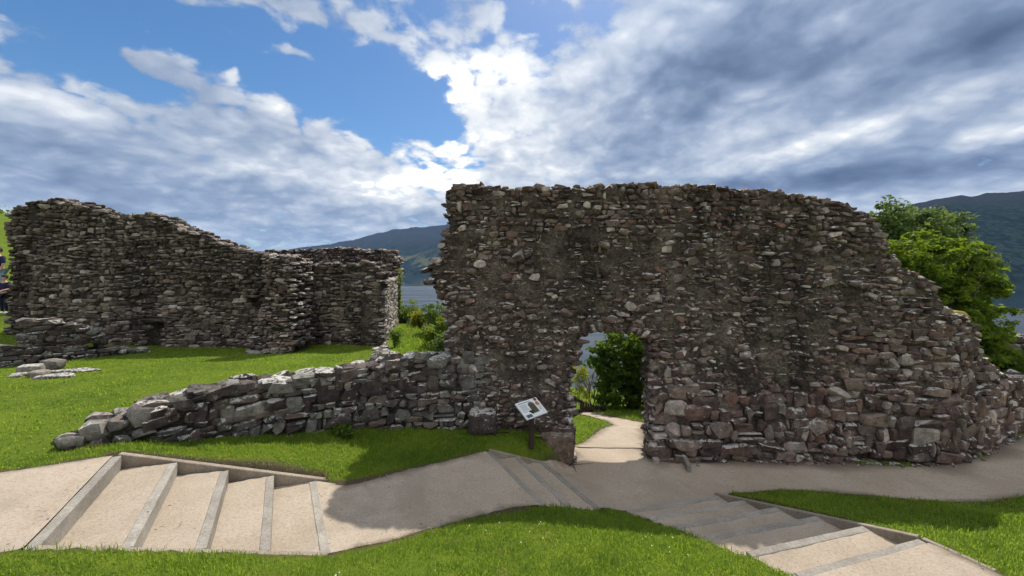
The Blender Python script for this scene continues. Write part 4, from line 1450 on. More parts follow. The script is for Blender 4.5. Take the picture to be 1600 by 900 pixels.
# ------------------------------------------------------------------ information panel
def info_panel():
    foot = pt(829, 694, 3.0)
    fz = Hs(foot[0], foot[1])
    root = empty('information_panel', (foot[0], foot[1], fz), 'white tilted visitor information panel on a dark square post by the gateway', 'sign')
    A, B, D, C = (Vector(pt(805, 631, 2.285)), Vector(pt(837, 620.5, 2.285)), Vector(pt(824, 656, 2.48)), Vector(pt(857, 643, 2.48)))
    n = (B - A).cross(A - D).normalized()
    if n.z < 0:
        n = -n
    X, Yv = B - A, D - A

    def at(s, t, k=0.0):
        return A + X * s + Yv * t + n * k

    def quad_mesh(name, rects, mat, k, parent):
        bm = bmesh.new()
        for (s0, t0, s1, t1) in rects:
            bm.faces.new([bm.verts.new(at(*q, k)) for q in ((s0, t1), (s1, t1), (s1, t0), (s0, t0))])
        return bm_obj(name, bm, mat, parent)
    bm = bmesh.new()
    lo = [bm.verts.new(at(*q, -0.022)) for q in ((0, 1), (1, 1), (1, 0), (0, 0))]
    hi = [bm.verts.new(at(*q, 0)) for q in ((0, 1), (1, 1), (1, 0), (0, 0))]
    bm.faces.new(hi)
    bm.faces.new(lo[::-1])
    for i in range(4):
        bm.faces.new((lo[i], lo[(i + 1) % 4], hi[(i + 1) % 4], hi[i]))
    panel = bm_obj('panel', bm, plain('panel_white', (0.80, 0.82, 0.82), 0.4), root)
    text = plain('print_grey', (0.42, 0.46, 0.50))
    rnd = random.Random(4)
    quad_mesh('title_line', [(0.07, .08, .62, .125)], plain('print_blue', (.30, .36, .44)), .003, panel)
    quad_mesh('text_line', [(0.07, .20 + .055 * i, .07 + rnd.uniform(.27, .36), .222 + .055 * i) for i in range(8)] + [(.78, .52 + .05 * i, .78 + rnd.uniform(.1, .16), .54 + .05 * i) for i in range(5)], text, .003, panel)
    pic = quad_mesh('castle_picture', [(.44, .28, .72, .80)], plain('print_green', (.085, .09, .055)), .003, panel)
    bm = bmesh.new()
    vs = [bm.verts.new(at(.58 + .13 * math.cos(a), .29 + .13 * math.sin(a), .0035)) for a in [math.pi + i * math.pi / 8 for i in range(9)]]
    bm.faces.new(vs[::-1])
    bm_obj('castle_picture', bm, plain('print_brown', (.13, .10, .08)), panel)
    bm = bmesh.new()
    vs = [bm.verts.new(at(.86 + .085 * math.cos(a) * (1 + .2 * math.sin(3 * a)), .34 + .13 * math.sin(a) * (1 + .15 * math.cos(5 * a)), .003)) for a in [-i * math.pi / 7 for i in range(14)]]
    bm.faces.new(vs)
    bm_obj('orange_picture', bm, plain('print_orange', (.50, .20, .10)), panel)
    quad_mesh('small_picture', [(.06, .78, .32, .95)], plain('print_slate', (.10, .13, .16)), .003, panel)
    quad_mesh('corner_picture', [(.82, .02, .95, .18)], plain('print_dark', (.08, .08, .08)), .003, panel)
    mid = (A + B + C + D) / 4
    px_, py_ = (foot[0] + mid.x) / 2, (foot[1] + mid.y) / 2
    bm = bmesh.new()
    bar(bm, (px_, py_ + .03, fz - .06), (px_, py_ + .03, mid.z - .02), .085, .085, up=(0, 1, 0), bev=.006)
    for v in bm.verts:
        v.co.y -= 0.0425
    bm_obj('post', bm, M_DARKWOOD, root)
    return root


info_panel()


def grit():
    r = np.random.default_rng(77)
    VV, FF, o_ = [], [], 0
    for poly, n in ((PATH_L, 260), (PATH_M, 420), (LAND, 1300), (PATH_R, 260), (PATH_D, 120)):
        P = np.array(poly)
        x, y = r.uniform(P[:, 0].min(), P[:, 0].max(), n * 6), r.uniform(P[:, 1].min(), P[:, 1].max(), n * 6)
        ok = in_poly(x, y, poly)
        x, y = x[ok], y[ok]
        d = poly_dist(x, y, poly)
        ok = (r.random(len(x)) < np.exp(-d / .14) + .05)
        x, y = x[ok][:n], y[ok][:n]
        z = H(x, y)
        for a, b, c in zip(x, y, z):
            sv, sf, _ = SHAPES_R[int(r.integers(len(SHAPES_R)))]
            k = .004 + .012 * r.random() ** 4
            VV.append((sv * np.array([k * 1.4, k * 1.2, k])) @ rot_euler(0, 0, r.uniform(0, 6)).T + np.array([a, b, c + .004]))
            FF.append(sf + o_)
            o_ += len(sv)
    for u, v, h in [(430, 800, 2.70), (250, 790, 2.3), (300, 815, 2.45), (560, 815, 2.79), (690, 760, 2.9), (640, 790, 2.87), (1040, 745, 3.4), (1210, 738, 3.4), (980, 765, 3.4), (1450, 760, 3.4), (120, 780, 2.1), (60, 800, 2.1), (1420, 880, 2.64)]:
        for _ in range(3):
            a, b, c = pt(u + r.uniform(-30, 30), v + r.uniform(-14, 14), h)
            sv, sf, _m = SHAPES[int(r.integers(len(SHAPES)))]
            k = r.uniform(.006, .016)
            VV.append((sv * np.array([k * 1.6, k, k * .5])) @ rot_euler(0, 0, r.uniform(0, 6)).T + np.array([a, b, c + .012]))
            FF.append(sf + o_)
            o_ += len(sv)
    o = link('loose_gravel', mesh_np('loose_gravel', np.concatenate(VV), np.concatenate(FF)), M_PALE)
    tag(o, 'loose grit and small stones scattered on the gravel paths', 'gravel', None, 'stuff')


grit()


FOOT = [(2.75, 6.93), (5, 6.86), (7.84, 6.74), (9.5, 7.45), (11.3, 8.3)]


def along_foot(n, spread, r):
    P = np.array(FOOT)
    L = np.hypot(*np.diff(P, axis=0).T)
    S = np.concatenate([[0], np.cumsum(L)])
    t = r.uniform(0, S[-1], n)
    x, y = np.interp(t, S, P[:, 0]), np.interp(t, S, P[:, 1])
    return x, y - np.abs(r.normal(size=n)) * spread, t


def wall_foot():
    r = np.random.default_rng(5)
    x, y, t = along_foot(260, .07, r)
    VV, FF, o_ = [], [], 0
    for a, b, c in zip(x, y, H(x, y)):
        sv, sf, _ = SHAPES[int(r.integers(len(SHAPES)))]
        k = .015 + .05 * r.random() ** 3
        VV.append((sv * np.array([k * 1.5, k * 1.2, k * .8])) @ rot_euler(0, 0, r.uniform(0, 6)).T + np.array([a, b, c + k * .25]))
        FF.append(sf + o_)
        o_ += len(sv)
    o = link('stone_chips', mesh_np('stone_chips', np.concatenate(VV), np.concatenate(FF)), M_MAIN)
    tag(o, 'fallen stone chips along the foot of the gate wall', 'rubble', None, 'stuff')
    x, y, t = along_foot(2600, .05, r)
    ok = n2(t, t * 0, 1.9, 91) > .15
    x, y = x[ok], y[ok]
    n = len(x)
    z = H(x, y) - .005
    a = r.uniform(0, 6.28, n)
    h = r.uniform(.02, .075, n)
    w = r.uniform(.006, .012, n)
    b = np.stack([x, y, z], 1)
    sd = np.stack([np.cos(a) * w, np.sin(a) * w, 0 * a], 1)
    tip = b + np.stack([r.normal(size=n) * .4 * h, r.normal(size=n) * .4 * h, h], 1)
    V = np.stack([b - sd, b + sd, tip], 1).reshape(-1, 3)
    i = np.arange(n) * 3
    o = link('weeds', mesh_np('weeds', V, np.stack([i, i + 1, i + 2], 1)), M_BLADE)
    tag(o, 'small weeds and grass growing at the foot of the gate wall', 'weeds', None, 'stuff')


wall_foot()


# ------------------------------------------------------------------ trees and shrubs
def leaf_cloud(centres, radii, per, size, seed, flat=0.6, up=0.35, droop=0.0):
    """small folded leaves filling clumps; returns verts, faces"""
    r = np.random.default_rng(seed)
    n = len(centres) * per
    ci = np.repeat(np.arange(len(centres)), per)
    d = r.normal(size=(n, 3))
    d /= np.linalg.norm(d, axis=1)[:, None]
    rad = r.random(n) ** 0.45
    P = centres[ci] + d * (radii[ci] * rad)[:, None] * np.array([1, 1, flat])
    P[:, 2] -= droop * (radii[ci] * rad) ** 1.0 * np.hypot(d[:, 0], d[:, 1])
    N = r.normal(size=(n, 3)) * 0.7 + d * 0.4 + np.array([0, 0, up + .3])
    N /= np.linalg.norm(N, axis=1)[:, None]
    T = np.cross(N, r.normal(size=(n, 3)))
    T /= np.linalg.norm(T, axis=1)[:, None] + 1e-9
    Bn = np.cross(N, T)
    L = size * r.uniform(.45, 1.45, n)[:, None]
    w = L * r.uniform(.38, .55, n)[:, None]
    fold = N * L * .12
    v0 = P - T * L * .5
    v2 = P + T * L * .5
    v1 = P + Bn * w * .7 + fold
    v3 = P - Bn * w * .7 + fold
    V = np.stack([v0, v1, v2, v3], 1).reshape(-1, 3)
    i = np.arange(n) * 4
    Fc = np.concatenate([np.stack([i, i + 1, i + 2], 1), np.stack([i, i + 2, i + 3], 1)])
    return V, Fc


def tree(name, label, base, lobes, leaf, nclump, per, lsize, trunk_r, seed, crown_r=(.25, .5), group=None, flat=.6, droop=0.0, trunk_top=None, cat='tree', hollow=0.55, bark=None):
    """lobes: (centre, radii) ellipsoids that make the outline of the crown"""
    r = np.random.default_rng(seed)
    root = empty(name, base, label, cat, group)
    vol = np.array([a[1][0] * a[1][1] * a[1][2] for a in lobes])
    cs, tips = [], []
    for (c, rad), k in zip(lobes, np.maximum(3, (nclump * vol ** .75 / (vol ** .75).sum()).astype(int))):
        d = r.normal(size=(k, 3))
        d /= np.linalg.norm(d, axis=1)[:, None]
        q = np.array(c) + d * np.array(rad) * (hollow + (1 - hollow) * r.random(k) ** .6)[:, None]
        cs.append(q)
    cs = np.concatenate(cs)
    cs = cs[cs[:, 2] > base[2] + 0.05]
    rad = r.uniform(*crown_r, len(cs))
    V, Fc = leaf_cloud(cs, rad, per, lsize, seed + 1, flat, droop=droop)
    link('crown', mesh_np('crown', V, Fc), leaf, root)
    bm = bmesh.new()
    b = Vector(base) - Vector((0, 0, .2))
    allc = cs.mean(0)
    top = Vector(trunk_top) if trunk_top else Vector((allc[0], allc[1], allc[2] + .3))
    ph = r.uniform(-1, 1, (6, 2))
    pts = [b.lerp(top, t) + Vector((ph[i][0], ph[i][1], 0)) * trunk_r * .8 * (i > 0) for i, t in enumerate((0, .2, .4, .6, .8, 1))]
    tube(bm, pts, [trunk_r * k for k in (1.25, 1, .85, .65, .42, .18)], 8)
    for k in r.choice(len(cs), min(len(cs), 46), replace=False):
        tip = Vector(cs[k])
        j = int(r.integers(1, 5))
        s = pts[j]
        m = s.lerp(tip, .5) + Vector((0, 0, -.08 * (tip - s).length))
        rr = trunk_r * (.5 - .07 * j)
        tube(bm, [s, m, tip], [rr, rr * .55, rr * .15], 5)
    bm_obj('trunk', bm, bark or M_BARK, root, True)
    return root


def P3(u, v, y):
    return np.array(pd(u, v, y))


def lobe(u, v, ru, rv, y, ry=None):
    c = P3(u, v, y)
    return (c, (ru * y / F, (ry if ry else ru * y / F), rv * y / F))


# maple behind the low return, lit through
yb = 12.5
bb = pd(1470, 600, yb)
bb = (bb[0], bb[1], Hs(bb[0], bb[1]))
tree('maple_tree', 'bright green sunlit maple standing behind the right end of the gate wall', bb,
     [lobe(1440, 400, 46, 42, yb), lobe(1478, 420, 52, 46, yb), lobe(1505, 470, 50, 60, yb), lobe(1530, 440, 30, 36, yb - .3), lobe(1450, 480, 60, 60, yb), lobe(1508, 520, 44, 46, yb - .2), lobe(1530, 505, 24, 36, yb), lobe(1476, 540, 62, 46, yb), lobe(1536, 552, 22, 26, yb), lobe(1408, 392, 20, 20, yb), lobe(1400, 430, 40, 40, yb)],
     M_LEAF_B, 420, 46, .15, .16, 31, (.16, .34), flat=.5)
yb = 17.0
bb = pd(1410, 560, yb)
bb = (bb[0], bb[1], Hs(bb[0], bb[1]))
tree('ash_tree', 'paler feathery ash tree rising behind the bright maple', bb,
     [lobe(1385, 325, 24, 18, yb), lobe(1410, 350, 44, 28, yb), lobe(1450, 340, 40, 16, yb), lobe(1485, 352, 30, 14, yb), lobe(1425, 390, 60, 40, yb), lobe(1505, 385, 22, 20, yb), lobe(1375, 350, 16, 22, yb), lobe(1460, 430, 70, 60, yb)],
     M_LEAF_P, 250, 55, .17, .2, 32, (.25, .5), droop=.3)
# dark tree seen through the doorway
yb = 13.5
bb = pd(992, 660, yb)
bb = (bb[0], bb[1], Hs(bb[0], bb[1]))
tree('dark_tree', 'dense dark green tree framed by the gateway', bb,
     [lobe(965, 560, 44, 36, yb), lobe(985, 540, 50, 30, yb), lobe(1010, 570, 40, 50, yb), lobe(950, 590, 26, 30, yb), lobe(985, 600, 50, 40, yb), lobe(965, 620, 36, 26, yb), lobe(1000, 630, 34, 28, yb), lobe(930, 575, 16, 16, yb), lobe(945, 548, 22, 16, yb), lobe(1020, 600, 40, 60, yb), lobe(1000, 520, 50, 36, yb)],
     M_LEAF_D, 330, 44, .14, .17, 33, (.15, .34), flat=.45)


def shrub(name, label, u, v, y, ru, rv, leaf, seed, n=26, per=40, ls=.10, group=None, h=None, cr=(.12, .25)):
    c = P3(u, v, y)
    gz = Hs(c[0], c[1])
    base = (c[0], c[1], gz)
    lob = [(c, (ru * y / F, ru * y / F, rv * y / F)), (c - np.array([0, 0, rv * y / F * .6]), (ru * y / F * .8, ru * y / F * .8, rv * y / F * .8)),
           (np.array([c[0], c[1], (c[2] + gz) / 2]), (ru * y / F * .9, ru * y / F * .9, max(.1, (c[2] - gz) * .55)))]
    return tree(name, label, base, lob, leaf, int(n * 1.5), per, ls, .022, seed, cr, group, .8, cat='shrub', hollow=.3, trunk_top=tuple(c))


SG = 'bushes on the slope between the walls'
shrub('shrub', 'dark green bush at the far left of the slope, in front of the water', 633, 486, 19, 14, 12, M_LEAF_D, 41, group=SG)
shrub('shrub', 'tall thin bush whose sprigs stand against the loch', 645, 478, 18, 10, 16, M_LEAF_S, 42, 16, 26, .08, SG)
shrub('shrub', 'yellow flowering bush in the middle of the slope', 656, 494, 17, 14, 10, M_FLOWER, 43, group=SG)
shrub('shrub', 'rounded dark bush at the top of the slope against the water', 678, 490, 16, 20, 16, M_LEAF_D, 44, 30, 44, group=SG)
shrub('shrub', 'mid green bush leaning on the ragged edge of the gate wall', 699, 508, 12, 18, 26, M_LEAF_S, 45, 30, 44, group=SG)
shrub('shrub', 'small fresh green bush below the rounded dark bush', 676, 514, 13, 15, 9, M_LEAF_S, 46, 20, 34, group=SG)
shrub('shrub', 'low grey green bush near the foot of the gate wall', 694, 534, 10.5, 15, 15, M_LEAF_P, 47, 26, 40, .08, SG)
shrub('shrub', 'small dark bush growing at the base of the pale return wall', 617, 522, 12.8, 7, 7, M_LEAF_D, 49, 10, 40, .08, SG)
shrub('climbing_plant', 'leafy sprigs climbing the corner of the tower wall', 624, 440, 18.0, 5, 34, M_LEAF_S, 50, 14, 22, .10, cr=(.1, .2))
shrub('fern_clump', 'dark fern clump at the foot of the low wall', 536, 672, 6.25, 20, 10, M_LEAF_D, 51, 14, 40, .06, cr=(.06, .12))
for k, (u, v, y, ru, rv, m, lab) in enumerate([
        (905, 582, 24, 20, 13, M_FLOWER, 'pale green waterside bush framed left in the gateway'),
        (948, 588, 24, 18, 12, M_LEAF_S, 'green waterside bush beside the dark tree in the gateway'),
        (880, 590, 23, 16, 14, M_LEAF_S, 'waterside bush half hidden by the left gateway jamb')]):
    shrub('shrub', lab, u, v, y, ru, rv, m, 60 + k, 22, 40, .14, 'bushes by the water beyond the gateway', cr=(.2, .35))


def bare_shrub():
    y = 13.6
    base = pd(925, 634, y)
    base = (base[0], base[1], Hs(base[0], base[1]))
    root = empty('bare_shrub', base, 'leafless twiggy shrub beside the dark wooden gate beyond the gateway', 'shrub')
    bm = bmesh.new()
    r = random.Random(5)

    def grow(p, d, L, rad, lev):
        q = p + d * L
        tube(bm, [p, p.lerp(q, .5) + Vector((r.uniform(-.03, .03), 0, r.uniform(-.03, .03))), q], [rad, rad * .8, rad * .55], 4)
        if lev:
            for _ in range(3):
                nd = (d + Vector((r.uniform(-.7, .7), r.uniform(-.5, .5), r.uniform(-.2, .5)))).normalized()
                grow(q, nd, L * r.uniform(.6, .85), rad * .6, lev - 1)
    for k in range(5):
        grow(Vector(base) + Vector((r.uniform(-.2, .2), r.uniform(-.2, .2), 0)), Vector((r.uniform(-.6, .4), r.uniform(-.3, .3), 1)).normalized(), r.uniform(.35, .5), .022, 3)
    bm_obj('twigs', bm, plain('grey_twig', (.16, .13, .115), .8), root)


bare_shrub()


# wooden gate and handrail beyond the gateway
def gate():
    y = 12.4
    a, b = Vector(pd(910, 655, y)), Vector(pd(940, 658, y))
    root = empty('wooden_gate', tuple(a), 'dark wooden gate of upright boards across the path beyond the gateway', 'gate')
    n = 8
    for i in range(n):
        p = a.lerp(b, (i + .5) / n)
        zt = EYE - (627 + 1.2 * i - CV) / F * y
        bm = bmesh.new()
        bar(bm, (p.x, p.y, a.z - .1), (p.x, p.y, zt), .066, .025, up=(0, 1, 0), bev=.004)
        bm_obj('board', bm, M_DARKWOOD, root)
    for v in (634, 650):
        bm = bmesh.new()
        q0, q1 = Vector(pd(909, v, y)), Vector(pd(941, v + 7, y))
        q0.y = q1.y = y - .05
        bar(bm, q0, q1, .03, .07, bev=.004)
        bm_obj('rail', bm, M_DARKWOOD, root)
    root2 = empty('wooden_fence', pd(893, 640, 12.0), 'dark timber handrail fence left of the wooden gate beyond the gateway', 'fence')
    for (u, v0, v1, yy) in ((886, 612, 648, 11.6), (897, 618, 652, 11.9), (908, 624, 660, 12.3), (942, 632, 662, 12.4), (956, 646, 664, 12.5)):
        bm = bmesh.new()
        p = pd(u, v1, yy)
        bar(bm, (p[0], yy, Hs(p[0], yy) - .1), pd(u, v0, yy), .08, .08, up=(0, 1, 0), bev=.006)
        bm_obj('post', bm, M_DARKWOOD, root2)
    for (p, q) in (((884, 614, 11.6), (909, 626, 12.3)), ((885, 632, 11.6), (909, 642, 12.3)), ((941, 634, 12.4), (957, 648, 12.5)), ((941, 648, 12.4), (957, 658, 12.5))):
        bm = bmesh.new()
        bar(bm, pd(*p), pd(*q), .05, .09, bev=.005)
        bm_obj('rail', bm, M_DARKWOOD, root2)


gate()

# low far wall at the right edge, with pale kerb line and lawn
def far_right():
    W = Wall([(14.6, 12.4), (17.5, 12.0), (22, 12.2)], .5, M_LOW, M_MORTAR_L, 18)
    sl = np.linspace(0, W.S[-1], 9)
    P = W.pos(sl, .2, 0)
    z0 = H(P[:, 0], P[:, 1])
    topz = [(float(s), float(EYE - (523 - CV) / F * p[1] + .06 * math.sin(3 * s))) for s, p in zip(sl, P)]
    outline = topz + [(W.S[-1], z0.min() - .3), (0, z0.min() - .3)]
    root = empty('boundary_wall', (17, 12.2, float(z0.mean())), 'low dark boundary wall by the water at the right edge', 'wall')
    W.core(outline, [], .11, root, .05, .04)
    W.pack(outline, [], (.16, .45), (.10, .2), None, .97, (0, .06), .06, (.2, .3), .03)
    W.edge(topz, .28, 2, .05, .26, .55, .02)
    W.build(root, 80)


far_right()
shrub('shrub', 'dark bush leaning over the boundary wall at the right edge', 1580, 560, 11.8, 9, 14, M_LEAF_D, 71, 26, 50, .12, None, cr=(.2, .35))

# trees on the hill top at the far left
for k, (u, v, y, ru, rv) in enumerate([(-12, 345, 34, 26, 16), (14, 350, 36, 20, 14), (-40, 335, 33, 30, 20)]):
    c = P3(u, v, y)
    base = (c[0], c[1], Hs(c[0], c[1]))
    tree('hill_tree', ['leafy tree on the slope above the two visitors', 'lower leafy tree touching the end of the long wall', 'bigger leafy tree beyond the left edge'][k], base,
         [(c, (ru * y / F, ru * y / F, rv * y / F)), (c + np.array([.8, 0, -.6]), (ru * y / F * .8, ru * y / F, rv * y / F * .8))], M_LEAF_S, 60, 50, .28, .14, 80 + k, (.5, .9), 'trees on the left slope')


# ------------------------------------------------------------------ grass
def grass(name, label, xr, yr, dens, hgt, wid, seed, extra_ok=None, cap=400000):
    r = np.random.default_rng(seed)
    n = int((xr[1] - xr[0]) * (yr[1] - yr[0]) * dens)
    x, y = r.uniform(*xr, n), r.uniform(*yr, n)
    u = CU + F * x / np.maximum(y, .3)
    ok = (u > -160) & (u < 1760)
    x, y = x[ok], y[ok]
    # tufty density
    ok = r.random(len(x)) < np.clip(.72 + .5 * n2(x, y, 2.4, 31), .25, 1)
    x, y = x[ok], y[ok]
    for p in SURF + STAIRS:
        ins = in_poly(x, y, p)
        d = np.where(ins, poly_dist(x, y, p), 0)
        ok = ~(ins & (d > r.random(len(x)) ** 3 * .035))
        x, y = x[ok], y[ok]
    ok = r.random(len(x)) > wear(x, y) * .75
    x, y = x[ok], y[ok]
    if extra_ok is not None:
        ok = extra_ok(x, y)
        x, y = x[ok], y[ok]
    n = len(x)
    z = ground_z(x, y) - .006
    a = r.uniform(0, 2 * math.pi, n)
    lean = r.uniform(.1, .75, n)
    patch = np.clip(1 + .40 * n2(x, y, 1.7, 33) + .45 * n2(x, y, 9, 34), .4, 1.9)
    h = hgt * (.35 + 1.15 * r.random(n) ** 1.6) * patch
    w = wid * r.uniform(.7, 1.3, n)
    dx, dy = np.cos(a), np.sin(a)
    px_, py_ = -dy, dx
    b = np.stack([x, y, z], 1)
    s = np.stack([px_ * w, py_ * w, np.zeros(n)], 1) * .5
    mid = b + np.stack([dx * h * lean * .35, dy * h * lean * .35, h * .58], 1)
    tip = b + np.stack([dx * h * lean, dy * h * lean, h * (1 - .35 * lean)], 1)
    V = np.stack([b - s, b + s, mid + s * .8, mid - s * .8, tip], 1).reshape(-1, 3)
    i = np.arange(n) * 5
    o = link(name, mesh_np(name, V, [np.stack([i, i + 1, i + 2, i + 3], 1), np.stack([i + 3, i + 2, i + 4], 1)], True), M_BLADE)
    return tag(o, label, 'grass', None, 'stuff')


def not_lawn_side(x, y):
    lw = np.array([(-5.75, 3.95), (-5.22, 4.5), (-4.48, 5.37), (-3.53, 6.05), (-2.24, 6.72), (-0.45, 6.97), (9, 6.97)])
    lim = np.interp(x, lw[:, 0], lw[:, 1])
    return (y < lim + .05) & (x > -6.2)


grass('grass', 'thick sunlit grass on the mound between the two flights of steps', (-4.6, 3.4), (1.7, 5.9), 9000, .040, .0062, 1, lambda x, y: not_lawn_side(x, y) & ~((x < -1.2) & (y > 4.2)) & ~((x < -2.4) & (y > 3.8)))
grass('grass', 'shaded grass between the low wall and the gravel path', (-6.2, 1.2), (3.8, 7.0), 7000, .042, .0075, 2, lambda x, y: not_lawn_side(x, y) & ((y > 4.2) | (x < -2.4)) & ((x < -1.2) | (y > 5.2)))
grass('grass', 'grass bank between the landing and the right flight of steps', (2.9, 12), (2.6, 6.4), 4200, .043, .0085, 3)
grass('grass', 'bright mown lawn inside the ruined walls', (-20, -2.3), (3.0, 14.5), 950, .036, .015, 4, lambda x, y: ~not_lawn_side(x, y) & (x < np.interp(y, [6.9, 8.2, 10.6, 13.2], [-2.25, -2.6, -3.45, -4.35])))
grass('long_grass', 'rough grass on the slope between the low wall and the bushes', (-6.5, .2), (7.4, 20), 900, .10, .018, 5, lambda x, y: (x > np.interp(y, [6.9, 8.2, 10.6, 13.2, 18], [-2.0, -2.35, -3.2, -4.1, -5.2])) & (y > 8.1))
grass('grass', 'sunlit grass either side of the path beyond the gateway', (.5, 8), (8.0, 14.5), 1000, .06, .015, 6)


def daisies():
    r = np.random.default_rng(91)
    x, y = r.uniform(-3, 3, 500), r.uniform(1.9, 4.2, 500)
    k = n2(x, y, 1.1, 71) > .12
    for p in SURF + STAIRS:
        k &= ~(in_poly(x, y, p) | (poly_dist(x, y, p) < .1))
    x, y = x[k][:60], y[k][:60]
    z = ground_z(x, y)
    VV, FF = [], []
    for i, (a, b, c) in enumerate(zip(x, y, z)):
        rad, h = r.uniform(.004, .0075), r.uniform(.03, .055)
        ring = [(a + rad * math.cos(t), b + rad * math.sin(t) * .9, c + h + .003 * math.sin(t * 2)) for t in np.linspace(0, 6.28, 8)[:-1]]
        VV += ring + [(a, b, c + h + .004)]
        FF += [(i * 8 + j, i * 8 + (j + 1) % 7, i * 8 + 7) for j in range(7)]
    o = link('daisies', mesh_np('daisies', np.array(VV), np.array(FF)), plain('petal_white', (.72, .72, .66)))
    tag(o, 'tiny white daisies dotted over the sunlit mound', 'flowers', None, 'stuff')


daisies()


# ------------------------------------------------------------------ the loch and its hills
def water():
    m, t = material('loch_water')
    geo = t.n('ShaderNodeNewGeometry')
    pos = geo.outputs['Position']
    sx, sy, _ = t.n('ShaderNodeSeparateXYZ', None, Vector=pos).outputs
    mp = t.n('ShaderNodeMapping', None, Vector=pos, Scale=(0.12, 0.6, 1.0))
    a = t.noise(mp.outputs[0], 0.30, 5, 0.55)
    mp2 = t.n('ShaderNodeMapping', None, Vector=pos, Scale=(0.006, 0.06, 1.0))
    b = t.noise(mp2.outputs[0], 1.0, 5, 0.65)
    # the breeze ruffles the near water; the far side lies calm and mirrors the hills
    edge = t.m('ADD', t.m('ADD', sy, t.m('MULTIPLY', sx, 0.8)), t.m('MULTIPLY', t.m('SUBTRACT', b, 0.5), 420.0))
    wind = t.mapr(edge, 440, 520, 1.0, 0.0)
    lane = t.m('MULTIPLY', wind, t.mapr(b, 0.36, 0.56, 0.35, 1.0))
    p = t.n('ShaderNodeBsdfPrincipled', None, Roughness=t.m('ADD', 0.06, t.m('MULTIPLY', lane, 0.56)))
    p.inputs['Base Color'].default_value = (0.012, 0.026, 0.045, 1)
    p.inputs['IOR'].default_value = 1.33
    bp = t.n('ShaderNodeBump', None, Strength=0.06, Distance=0.5, Height=a)
    t.set(p, 'Normal', bp.outputs[0])
    t.n('ShaderNodeOutputMaterial', None, Surface=p.outputs[0])
    z = EYE - 25
    xs = np.linspace(-9000, 9000, 40)
    ys = np.concatenate([np.linspace(-300, 400, 15), np.geomspace(450, 12000, 20)])
    X, Y = np.meshgrid(xs, ys)
    nx, ny = len(xs), len(ys)
    i = np.arange(nx * (ny - 1)).reshape(ny - 1, nx)[:, :-1].ravel()
    o = link('loch', mesh_np('loch', np.stack([X.ravel(), Y.ravel(), np.full(X.size, z)], 1), np.stack([i, i + 1, i + nx + 1, i + nx], 1)), m)
    tag(o, 'dark blue loch with bright wind ripples', 'water', kind='structure')


water()


def hill_material():
    m, t = material('forested_hill')
    geo = t.n('ShaderNodeNewGeometry')
    pos = geo.outputs['Position']
    z = t.n('ShaderNodeSeparateXYZ', None, Vector=pos).outputs[2]
    a = t.noise(pos, 0.0022, 7, 0.6)
    b = t.noise(pos, 0.05, 4, 0.7)
    c2 = t.noise(pos, 0.012, 5, 0.65)
    vd = t.n('ShaderNodeTexVoronoi', {'feature': 'F1'}, Vector=pos, Scale=0.075).outputs['Distance']
    b = t.m('ADD', t.m('MULTIPLY', b, .5), t.m('ADD', t.m('MULTIPLY', c2, .5), t.m('MULTIPLY', t.m('SUBTRACT', .5, vd), .3)))
    col = t.mix(t.mapr(b, 0.40, 0.64), (0.006, 0.013, 0.014), (0.022, 0.036, 0.029))
    moor = t.mapr(t.m('ADD', z, t.m('MULTIPLY', a, 160.0)), 265, 330)
    col = t.mix(moor, col, (0.021, 0.024, 0.027))
    hx = t.n('ShaderNodeSeparateXYZ', None, Vector=pos).outputs[0]
    fld = t.m('MULTIPLY', t.m('MULTIPLY', t.mapr(a, 0.55, 0.60), t.mapr(z, 190, 90)), t.mapr(hx, 0, 300, 1, 0))
    col = t.mix(t.m('MULTIPLY', fld, .8), col, (0.10, 0.10, 0.05))
    return finish(m, t, col, 1.0, b, 1.0, 8.0, 0.0)


M_HILL = hill_material()
M_FIELD = finish(*(lambda mt: (mt[0], mt[1]))(material('hill_pasture')), color=(0.17, 0.15, 0.085), rough=1.0, spec=0.0)


def hill(label, ridge, y0, y1, yback, seed, mat=M_HILL, rough=6.0, shore=428):
    """ridge: photo pixels of the skyline, standing at distance y1; foot at the shore, y0"""
    us = np.array([p[0] for p in ridge], float)
    vs = np.array([p[1] for p in ridge], float)
    nx, nt = 420, 64
    uu = np.linspace(us[0], us[-1], nx)
    top = np.interp(uu, us, vs)
    verts = []
    for j in range(nt + 1):
        t = j / nt
        if t <= .7:
            k = t / .7
            y = y0 + (y1 - y0) * k
            f = k ** .85
        else:
            k = (t - .7) / .3
            y = y1 + (yback - y1) * k
            f = 1 - k * .6
        x = (uu - CU) / F * y
        zt = EYE + (CV - top) / F * y1
        zb = EYE - 27
        z = zb + (zt - zb) * f
        nse = vnoise(np.stack([x / 90, np.full(nx, y / 90), np.full(nx, seed)], 1), seed) + .5 * vnoise(np.stack([x / 30, np.full(nx, y / 30), np.full(nx, seed)], 1), seed)
        big = vnoise(np.stack([x / 420, np.full(nx, y / 420), np.full(nx, seed)], 1), seed + 5)
        z = z + .35 * rough * vnoise(np.stack([x / 11, np.full(nx, y / 11), np.full(nx, seed)], 1), seed + 9) * min(1, f * 2.5) + (nse * rough + big * rough * 3 * (1 if t < .65 else .2)) * min(1, f * 2.5)
        verts.append(np.stack([x, np.full(nx, y), z], 1))
    V = np.concatenate(verts)
    i = np.arange(nx * nt).reshape(nt, nx)[:, :-1].ravel()
    o = link('hills', mesh_np('hills', V, np.stack([i, i + 1, i + nx + 1, i + nx], 1), True), mat)
    tag(o, label, 'hill', None, 'structure')


